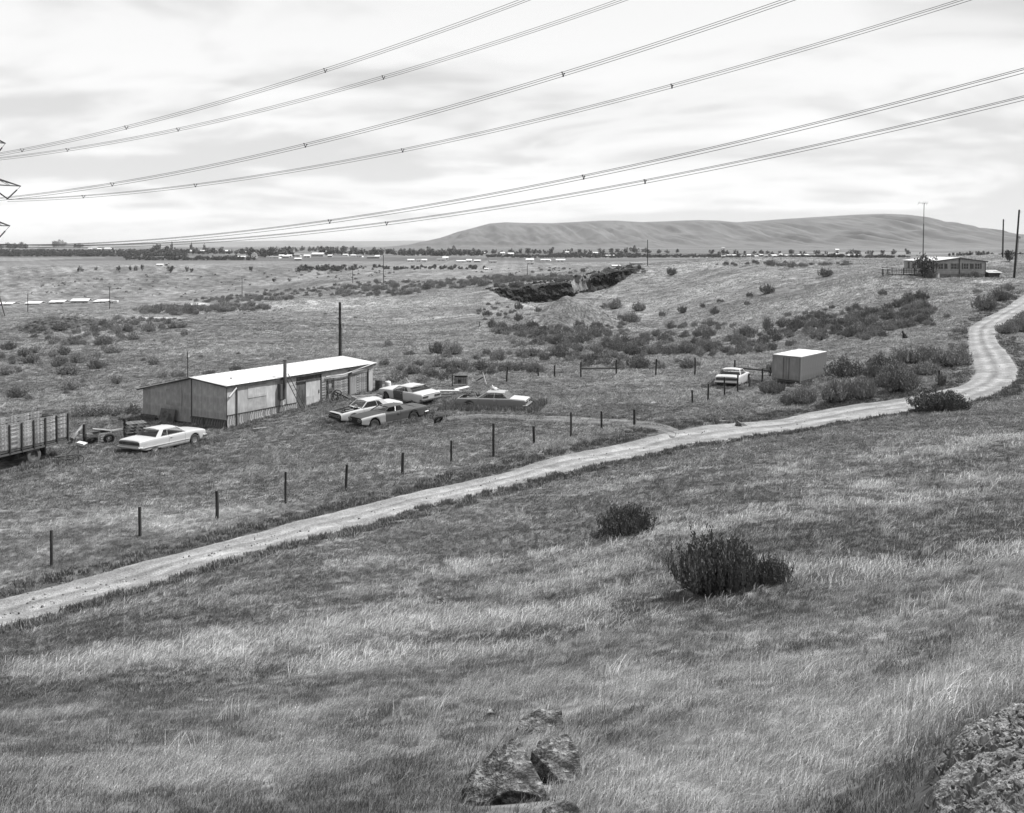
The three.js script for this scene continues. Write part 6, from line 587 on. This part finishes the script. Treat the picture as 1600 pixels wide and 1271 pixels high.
{
  const R = rng(515); tree('yard_tree', 'small dark leafy tree in front of the house beside the deck', 64.3, -159.5, 3.9, 2.6, treeNear, R);
  { const s = spot(1578, 409, 100); tree('yard_tree', 'small thin tree beside the tall leaning pole at right', s.x, s.z, 2.6, 1.6, treesFar[0], R); }
  // low shrubs at the foot of the house
  for (const [px, w, h, t] of [[1478, 14, 4, 'left of the centre post'], [1500, 16, 6, 'below the centre post'], [1519, 22, 8, 'under the right windows, the largest'], [1450, 14, 9, 'beside the yard tree']]) { const s = spot(px, 434, 80), b = thing('foundation_shrub', 'dark low shrub at the foot of the house ' + t, 'shrub', 'shrubs at the house'); b.position.set((px - 800) / 10, gy((px - 800) / 10, -159) - 0.05, -159); b.scale.set(w / 20, h / 8, w / 24); part('foliage', sageFar[1][0], leafMats[0], b); part('stem', sageFar[1][1], twigMat, b); }
  const line = (px0, px1, py, n, h0, h1, where, poplar = 0) => { for (let i = 0; i < n; i++) { const px = lerp(px0, px1, (i + R()) / n), s = spot(px, py + (R() - 0.5) * 1.5, 600), h = lerp(h0, h1, R() * R()) * s.s, pop = R() < poplar; tree(pop ? 'poplar_tree' : 'tree', (pop ? 'narrow upright dark poplar ' : 'rounded dark tree ') + where, s.x, s.z, h * (pop ? 1.25 : 1), h * (pop ? 0.28 : 0.62 + 0.35 * R()), treesFar[Math.floor(R() * 3)], R, (pop ? 'poplars ' : 'trees ') + where, i); } };
  line(0, 46, 388.5, 7, 8, 13, 'at the far left edge of the plateau'); line(80, 100, 386.5, 3, 9, 13, 'standing in pairs beyond the dark orchard'); line(112, 130, 387.5, 3, 7, 10, 'right of the paired trees beyond the orchard'); line(225, 325, 392, 5, 10, 14, 'above the left houses of the town', 0.75); line(230, 330, 395, 12, 7, 11, 'among the left houses of the town'); line(290, 440, 397, 22, 7, 14, 'around the houses left of the town centre'); line(392, 450, 402, 10, 10, 20, 'in the tall grove beside the white gabled house'); line(440, 560, 393, 16, 7, 12, 'behind the roofs of the town'); line(505, 620, 398, 18, 7, 14, 'among the roofs of the town centre'); line(620, 755, 399.5, 30, 9, 16, 'in the dense wood right of the town'); line(755, 860, 397, 12, 6, 11, 'along the far road under the long hill'); line(860, 1060, 396, 16, 6, 12, 'below the long hill near its middle'); line(1110, 1420, 397.5, 26, 5, 10, 'among the white houses under the long hill'); line(1480, 1600, 400.5, 20, 5, 9, 'in the thicket line behind the house on the hill');
  for (const [px, py, h, w, t] of [[125, 424, 9, 10, 'on the valley rim, first from left'], [150, 422, 6, 5, 'on the valley rim, second from left'], [185, 423, 8, 8, 'on the valley rim, third from left'], [203, 423, 8, 5, 'on the valley rim, fourth from left'], [212, 423, 9, 6, 'on the valley rim, fifth from left'], [222, 423, 10, 6, 'on the valley rim, sixth from left'], [266, 426, 11, 13, 'on the valley rim, the roundest one'], [292, 425, 9, 7, 'on the valley rim, left of a pair'], [299, 426, 7, 7, 'on the valley rim, right of a pair'], [428, 441, 6, 8, 'alone on the valley slope, left one'], [452, 440, 5, 7, 'alone on the valley slope, right one'], [468, 425, 9, 14, 'at the left end of the hedge above the valley'], [392, 424, 8, 8, 'above the valley left of the hedge']]) { const s = spot(px, py, 500); tree('bushy_tree', 'small bushy tree ' + t, s.x, s.z, h * s.s, w * s.s * 0.62, treesFar[Math.floor(R() * 3)], R, undefined, Math.floor(R() * 3)); }
  // hedges, orchards: rows of crowns nobody could count
  const orch = []; const rows = (px0, px1, py0, py1, n, h) => { for (let i = 0; i < n; i++) { const s = spot(lerp(px0, px1, R()), lerp(py0, py1, R()), 600); const rz = s.D > 1000 ? Math.round(s.z / 14) * 14 : s.z, x = s.x + (R() - 0.5) * 3; orch.push([x, rz, h * (0.5 + 0.9 * R() * R())]); } };
  rows(-40, 290, 391, 401, 1500, 4.5); rows(200, 400, 403, 407, 260, 4); rows(470, 560, 419, 424, 40, 5); rows(540, 760, 417.5, 422, 90, 3); rows(760, 1180, 399.5, 403, 900, 3.2); rows(1180, 1420, 401.5, 404, 220, 3); rows(860, 1000, 397, 400, 260, 3.5);
  for (let k = 0; k < 3; k++) { const l = orch.filter((_, i) => i % 3 === k), im = new THREE.InstancedMesh(treesFar[k][0], crownMats[0], l.length), m4 = new THREE.Matrix4(); l.forEach(([x, z, h], i) => { m4.compose(V(x, gy(x, z) - h * 0.22, z), new THREE.Quaternion().setFromAxisAngle(V(0, 1, 0), R() * 6.28), V(h * 0.8, h, h * 0.8)); im.setMatrixAt(i, m4); im.setColorAt(i, grey(0.7 + 0.6 * R())); }); top(im, 'orchard', 'dark bands of orchard rows and hedges across the plateau', 'orchard', undefined, 'stuff'); }
}
// ---------------------------------------------------------------- far houses
const farWalls = [0.25, 0.5, 0.7].map((v) => mat(v)), farRoofs = [0.6, 0.45, 0.2].map((v) => mat(v));
function farHouse(label, px, py, w, h, o = {}) { const s = o.D ? { x: (px - 800) / 1600 * o.D, z: -o.D, s: o.D / 1600, y: gy((px - 800) / 1600 * o.D, -o.D) } : spot(px, py, 380), W = w * s.s, H = h * s.s, dp = o.dp ?? Math.min(9, Math.max(4, W * 0.7)), t = thing(o.name ?? 'far_house', label, 'house', o.group); t.position.set(s.x, s.y - 0.3, s.z); t.rotation.y = o.ry ?? 0; const wh = H * (o.wall ?? 0.6), rh = H - wh; part('wall', box(W, wh + 0.3, dp, 0, wh / 2 + 0.15, 0), farWalls[o.wm ?? 0], t);
  const R2 = farRoofs[o.rm ?? 0]; if (o.gable) { const sh = new THREE.Shape([[-W / 2 - 0.3, 0], [W / 2 + 0.3, 0], [0, rh]].map((q) => new THREE.Vector2(...q))), g = new THREE.ExtrudeGeometry(sh, { depth: dp + 0.6, bevelEnabled: false }); g.translate(0, wh + 0.3, -dp / 2 - 0.3); part('roof', g, R2, t); } else { const sl = Math.hypot(dp / 2 + 0.3, rh), an = Math.atan2(rh, dp / 2 + 0.3); for (const q of [-1, 1]) part('roof', box(W + 0.5, 0.15, sl, 0, wh + 0.3 + rh / 2, q * (dp / 4 + 0.15), q * an), R2, t); }
  const nw = Math.max(2, Math.round(W / 4)); for (let k = 0; k < nw; k++) { const f = part('window', box(1.1, Math.min(1.2, wh * 0.45), 0.1, lerp(-W / 2, W / 2, (k + 0.5) / nw), wh * 0.6, dp / 2 + 0.02), farWalls[2], t); part('pane', box(0.9, Math.min(1.0, wh * 0.38), 0.06, lerp(-W / 2, W / 2, (k + 0.5) / nw), wh * 0.6, dp / 2 + 0.06), M.pane, f); } part('door', box(0.9, Math.min(2, wh * 0.8), 0.08, W * 0.12, Math.min(1, wh * 0.4) + 0.3, dp / 2 + 0.03), farWalls[0], t); return t; }
{
  const R = rng(717);
  for (const [px, w, h, y, t] of [[3, 9, 5, 483, 'cut by the left edge of the photograph'], [18, 12, 5, 484, 'second from the left edge'], [55, 22, 5, 482.5, 'long and low behind the wide crossarm pole'], [86, 10, 5, 482, 'left of a close pair in the middle'], [98, 11, 5, 482, 'right of a close pair in the middle'], [127, 25, 6, 481, 'with the longest white roof'], [157, 10, 5, 478, 'small one above the last pair'], [166, 13, 5, 480, 'beside the crossarm pole at the right end']]) farHouse('white-roofed low valley house ' + t, px, y, w, h, { D: 545, wall: 0.5, name: 'valley_house', dp: 9, wm: 0, group: 'valley houses', ry: (R() - 0.5) * 0.3 });
  { const s = { x: (175 - 800) / 1600 * 535, z: -535 }, t = thing('trailer_home', 'flat white trailer at the right end of the valley houses', 'trailer'); t.position.set(s.x, gy(s.x, s.z), s.z); part('body', rbox(6, 1.1, 2.6, 0.2, 0, 1, 0), M.white, t); part('window', box(1, 0.5, 0.05, -1, 1.2, 1.31), M.pane, t); part('wheel', [cyl(0.35, 0.35, 0.2, 12, 0.6, 0.35, 1.2, 1.57), cyl(0.35, 0.35, 0.2, 12, -0.3, 0.35, 1.2, 1.57)], M.rubber, t); }
  const town = (list, where) => list.forEach(([px, py, w, h, t, o = {}]) => farHouse((o.dark ? 'dark-roofed' : 'white-roofed') + ' far house ' + where + ', ' + t, px, py, w, h, { rm: o.dark ? 2 : 0, gable: o.g, wm: o.g ? 2 : Math.floor(R() * 3), ry: (R() - 0.5) * 0.5, group: 'far houses ' + where, ...o }));
  town([[61, 386, 5, 3, 'a lone white speck', { g: 1 }], [141, 391, 6, 4, 'leftmost of the row'], [148, 390, 9, 4, 'with the wide roof'], [155, 391, 6, 3, 'third of the row'], [168, 391, 9, 4, 'fourth of the row'], [176, 391, 6, 3, 'rightmost of the row']], 'beyond the dark orchard'); town([[250, 415.5, 10, 3, 'long white one'], [261, 415, 4, 4, 'small one beside the long one', { dark: 1 }]], 'in the field above the valley rim');
  town([[298, 396, 8, 5, 'left pair left'], [307, 394, 7, 4, 'left pair right'], [318, 395, 10, 4, 'behind the poplar'], [358, 395, 14, 4, 'long roof'], [378, 405, 14, 5, 'in front of the grove'], [388, 397, 8, 5, 'left of the gabled one'], [397, 404, 9, 10, 'tall and gabled', { g: 1, wm: 2 }], [405, 397, 14, 5, 'above the gabled one'], [430, 404, 16, 4, 'low by the grove', { dark: 1 }], [447, 403, 10, 4, 'right of the grove']], 'left of the town centre');
  town([[440, 402, 8, 4, 'row start'], [452, 402, 8, 4, 'second in the row'], [464, 401, 12, 4, 'wide grey', { dark: 1 }], [466, 407, 11, 4, 'isolated in front'], [480, 403, 10, 5, 'beside the isolated one'], [497, 401, 18, 6, 'the broadest white roof'], [514, 397, 10, 5, 'behind the broad roof'], [516, 402, 7, 4, 'beneath the trees'], [540, 400, 8, 3, 'left of the dark roof'], [552, 401, 8, 3, 'touching the dark roof'], [562, 402, 10, 4, 'with dark roof', { dark: 1 }], [580, 404, 12, 4, 'second last', { dark: 1 }], [590, 404, 8, 5, 'last before the wood'], [547, 390, 6, 3, 'on the skyline', { g: 1 }]], 'in the town centre');
  town([[642, 409, 10, 4, 'first'], [654, 409, 8, 4, 'second', { dark: 1 }], [663, 409, 8, 4, 'third'], [690, 408, 14, 4, 'fourth', { dark: 1 }], [696, 406, 9, 5, 'fifth and highest'], [720, 410, 14, 3, 'sixth'], [733, 410, 8, 5, 'seventh'], [746, 410, 10, 4, 'eighth'], [770, 411, 12, 4, 'ninth', { dark: 1 }]], 'in the row right of the pole pair');
  town([[828, 410, 12, 6, 'big one on the knoll'], [829, 413, 12, 4, 'dark one on the knoll', { dark: 1 }], [853, 408, 15, 3, 'long one'], [876, 409, 14, 4, 'second long one'], [886, 396, 6, 3, 'under the trees'], [930, 397, 8, 3, 'below the treeline'], [953, 401, 14, 2.5, 'thin strip roof'], [785, 398, 7, 4, 'behind the hedge'], [798, 399, 9, 4, 'beside the hedge'], [755, 397, 6, 3, 'at the wood end'], [962, 427, 12, 3, 'flat white near the quarry', { dp: 3 }], [994, 418.5, 17, 4, 'low dark near the crest', { dark: 1, dp: 3, wm: 0 }], [760, 421.5, 6, 2.5, 'tiny one by the orchard rows']], 'between the quarry and the long hill');
  for (let k = 0; k < 22; k++) { const px = 1128 + k * 10 + (R() - 0.5) * 7; farHouse((k % 4 === 3 ? 'grey' : 'white') + ' far house number ' + ['one', 'two', 'three', 'four', 'five', 'six', 'seven', 'eight', 'nine', 'ten', 'eleven', 'twelve', 'thirteen', 'fourteen', 'fifteen', 'sixteen', 'seventeen', 'eighteen', 'nineteen', 'twenty', 'twenty-one', 'twenty-two', 'twenty-three', 'twenty-four', 'twenty-five', 'twenty-six'][k] + ' from the left in the row under the long hill', px, 401 + (R() - 0.5) * 2.4, 4 + 4 * R(), 2.4 + 1.4 * R(), { rm: k % 4 === 3 ? 2 : 0, gable: R() < 0.3, wm: 2, group: 'far houses under the long hill' }); }
  farHouse('white far house with a rounded bright roof standing above the row under the long hill', 1308, 393, 6, 4, { wm: 2, group: 'far houses under the long hill' }); farHouse('white far house alone on the lower hill slope at centre', 1130, 373, 5, 2, { D: 4000, wm: 2 });
}
// ---------------------------------------------------------------- the dog
{
  const s = spot(1413, 529, 60), o = thing('dog', 'small black dog sitting on the open grass left of the road bend', 'dog'); o.position.set(s.x, s.y + 0.02, s.z); o.rotation.y = Math.PI; // faces left in the photograph: local x forward
  const bones = [[[-0.2, 0.12, 0], [-0.08, 0.3, 0], 0.13, 0.12], [[-0.08, 0.3, 0], [0.07, 0.46, 0], 0.12, 0.1], [[0.07, 0.46, 0], [0.12, 0.6, 0], 0.08, 0.065], [[0.12, 0.63, 0], [0.15, 0.65, 0], 0.075, 0.07], [[0.17, 0.63, 0], [0.28, 0.6, 0], 0.045, 0.03], [[0.06, 0.4, 0.07], [0.1, 0.2, 0.08], 0.05, 0.035], [[0.1, 0.2, 0.08], [0.1, 0.03, 0.08], 0.032, 0.026], [[0.1, 0.02, 0.08], [0.15, 0.02, 0.08], 0.028, 0.025], [[0.06, 0.4, -0.07], [0.1, 0.2, -0.08], 0.05, 0.035], [[0.1, 0.2, -0.08], [0.1, 0.03, -0.08], 0.032, 0.026], [[0.1, 0.02, -0.08], [0.15, 0.02, -0.08], 0.028, 0.025], [[-0.18, 0.13, 0.1], [-0.0, 0.17, 0.13], 0.09, 0.06], [[0.0, 0.17, 0.13], [-0.1, 0.04, 0.13], 0.045, 0.03], [[-0.1, 0.03, 0.13], [0.03, 0.025, 0.13], 0.03, 0.026], [[-0.18, 0.13, -0.1], [-0.0, 0.17, -0.13], 0.09, 0.06], [[0.0, 0.17, -0.13], [-0.1, 0.04, -0.13], 0.045, 0.03], [[-0.1, 0.03, -0.13], [0.03, 0.025, -0.13], 0.03, 0.026], [[-0.28, 0.06, 0], [-0.48, 0.04, 0.08], 0.03, 0.015], [[0.12, 0.67, 0.05], [0.1, 0.76, 0.07], 0.03, 0.008], [[0.12, 0.67, -0.05], [0.1, 0.76, -0.07], 0.03, 0.008]];
  const mc = new MarchingCubes(58, mat(0.02), false, false, 60000), n = 58, S = 0.46, C = V(-0.08, 0.38, 0); mc.isolation = 0; const a = V(0, 0, 0), b = V(0, 0, 0), p = V(0, 0, 0), ab = V(0, 0, 0), ap = V(0, 0, 0);
  for (let k = 0; k < n; k++) for (let j = 0; j < n; j++) for (let i = 0; i < n; i++) { p.set(C.x + ((i / n) * 2 - 1) * S, C.y + ((j / n) * 2 - 1) * S, C.z + ((k / n) * 2 - 1) * S); let acc = 0; for (const [A, B, r0, r1] of bones) { a.set(...A); b.set(...B); ab.subVectors(b, a); ap.subVectors(p, a); const t = clamp(ap.dot(ab) / ab.lengthSq()); const d = ap.addScaledVector(ab, -t).length() - lerp(r0, r1, t); acc += Math.exp(-d * 60); } mc.field[k * n * n + j * n + i] = Math.log(acc + 1e-30) / 60; }
  mc.update(); const cnt = mc.count, pos = new Float32Array(cnt * 3), nor = new Float32Array(mc.normalArray.slice(0, cnt * 3)); for (let i = 0; i < cnt; i++) { pos[i * 3] = mc.positionArray[i * 3] * S + C.x; pos[i * 3 + 1] = mc.positionArray[i * 3 + 1] * S + C.y; pos[i * 3 + 2] = mc.positionArray[i * 3 + 2] * S + C.z; } const g = new THREE.BufferGeometry(); g.setAttribute('position', new THREE.BufferAttribute(pos, 3)); g.computeVertexNormals(); part('body', g, mat(0.018), o); part('eye', [new THREE.SphereGeometry(0.011, 8, 6).translate(0.2, 0.665, 0.04), new THREE.SphereGeometry(0.011, 8, 6).translate(0.2, 0.665, -0.04)], M.pane, o); part('nose', new THREE.SphereGeometry(0.018, 8, 6).translate(0.305, 0.605, 0), M.black, o); part('collar', new THREE.TorusGeometry(0.085, 0.012, 6, 18).rotateX(Math.PI / 2).translate(0.09, 0.52, 0), M.iron, o); }

// ---------------------------------------------------------------- power lines and pylon
{
  const d = [0.87, -0.49], nrm = [0.49, 0.87], P0 = [-76, 246], wireM = mat(0.06, { roughness: 0.6 }); // along the line (x, distance) and across it
  const B = [ ['uppermost near-side', -18, [[0, 241], [508, 110], [820, 0]], [34, 197, 508]], ['uppermost far-side', -4, [[0, 248], [599, 121], [972, 0]], [105, 278, 599]], ['middle near-side', -22, [[10, 310], [477, 227], [1232, 0]], [175, 477, 880]], ['middle far-side', 0, [[12, 313], [629, 235], [1507, 0]], [130, 305, 629, 1050]], ['lowest near-side', -18, [[-20, 384], [515, 346], [1600, 110]], [515, 912]], ['lowest far-side', -4, [[0, 383], [604, 349], [1600, 153]], [604, 1008]] ];
  const lines = B.map(([nm, k, pts, sp]) => { const X0 = P0[0] + nrm[0] * k, D0 = P0[1] + nrm[1] * k, sOf = (px) => { const u = (px - 800) / 1600; return (u * D0 - X0) / (d[0] - u * d[1]); }, q = pts.map(([px, y]) => { const s = sOf(px), D = D0 + d[1] * s; return [s, (385 - y) / 1600 * D]; }), h = (s) => q.reduce((a, [si, hi], i) => a + hi * q.reduce((m, [sj], j) => j === i ? m : m * (s - sj) / (si - sj), 1), 0); const at = (s, dn = 0, dy = 0) => V(X0 + d[0] * s + nrm[0] * dn, h(s) + dy, -(D0 + d[1] * s + nrm[1] * dn)); return { nm, k, at, sOf, sp, h }; });
  const sT = -72, offs = [[-0.42, 0.26], [0.42, 0.16], [0, -0.36]];
  for (const l of lines) { const o = thing('power_line', l.nm + ' bundle of three power cables sweeping up across the sky', 'power line', 'power cables'); offs.forEach(([a, b]) => { const pts = []; for (let i = 0; i <= 130; i++) pts.push(l.at(lerp(sT, 330, i / 130), a, b)); part('cable', new THREE.TubeGeometry(new THREE.CatmullRomCurve3(pts), 150, 0.045, 4), wireM, o); }); for (const px of l.sp) { const s = l.sOf(px), p = offs.map(([a, b]) => l.at(s, a, b)); part('spacer', [beam(p[0], p[2], 0.1, 0.1), beam(p[1], p[2], 0.1, 0.1), ...p.map((v) => box(0.24, 0.2, 0.2, v.x, v.y, v.z))], M.black, o); } }
  // lattice tower
  const t = thing('transmission_tower', 'steel lattice transmission tower with three crossarms cut by the left edge', 'pylon'), c = [P0[0] + d[0] * sT + nrm[0] * -11, P0[1] + d[1] * sT + nrm[1] * -11], yb = gy(c[0], -c[1]) - 0.3, steel = mat(0.1, { roughness: 0.6 }), W = (k, y, al = 0) => V(c[0] + nrm[0] * k + d[0] * al, y, -(c[1] + nrm[1] * k + d[1] * al)); const topY = 36, half = (y) => lin([[yb, 6.2], [6, 1.6], [topY, 0.9]], y);
  for (const [a, b] of [[-1, -1], [-1, 1], [1, -1], [1, 1]]) { const ys = [yb, 6, topY]; part('leg', [0, 1].map((i) => beam(W(a * half(ys[i]), ys[i], b * half(ys[i])), W(a * half(ys[i + 1]), ys[i + 1], b * half(ys[i + 1])), 0.28, 0.28)), steel, t); }
  const br = []; for (let i = 0, y = yb; y < topY - 0.5; i++) { const y2 = Math.min(topY, y + Math.max(2.2, half(y) * 1.3)), h1 = half(y), h2 = half(y2); for (const s of [-1, 1]) { br.push(beam(W(-h1, y, s * h1), W(h2, y2, s * h2), 0.12, 0.12), beam(W(h1, y, s * h1), W(-h2, y2, s * h2), 0.12, 0.12), beam(W(s * h1, y, -h1), W(s * h2, y2, h2), 0.12, 0.12), beam(W(s * h1, y, h1), W(s * h2, y2, -h2), 0.12, 0.12)); } y = y2; } part('bracing', br, steel, t);
  const arms = [[224, 8, -4, -18, 0, 1], [291, 32, 0, -22, 3, 2], [353, 15, -4, -18, 5, 4]]; // image row and column of the tip on the far side, cable offsets
  for (const [ty, tx, kf, kn, lf, ln] of [[224, 8, -4, -18, 1, 0], [291, 32, 0, -22, 3, 2], [353, 15, -4, -18, 5, 4]]) { const u = (tx - 800) / 1600, x0 = c[0], D0 = c[1], kt = (u * D0 - x0) / (nrm[0] - u * nrm[1]), tipY = (385 - ty) / 1600 * (D0 + nrm[1] * kt), rise = 3.2; for (const sgn of [1, -1]) { const tip = W(sgn * kt, tipY), rt = 1.3, a = []; for (const al of [-1, 1]) { a.push(beam(W(sgn * rt, tipY, al * rt), tip, 0.2, 0.2), beam(W(sgn * rt, tipY + rise, al * rt), tip, 0.24, 0.24)); for (const f of [0.25, 0.5, 0.75]) { a.push(beam(W(sgn * lerp(rt, kt, f), tipY, al * rt * (1 - f)), W(sgn * lerp(rt, kt, f - 0.2), tipY + rise * (1 - f + 0.2), al * rt * (1.2 - f)), 0.1, 0.1)); } } part('crossarm', a, steel, t);
      const L = lines[sgn > 0 ? lf : ln], at = L.at(sT, 0, 0.4), inner = W(sgn * (kt * 0.25 + rt), tipY); for (const [p, q] of [[tip, at], [inner, at]]) { const m0 = p.clone().lerp(q, 0.3); part('insulator_string', [rod(p, m0, 0.06, 0.06, 5), rod(m0, q, 0.19, 0.19, 7)], M.black, t); } } }
}

// thin summer haze
scene.fog = new THREE.FogExp2(grey(0.9), 0.00004);
renderer.render(scene, camera);
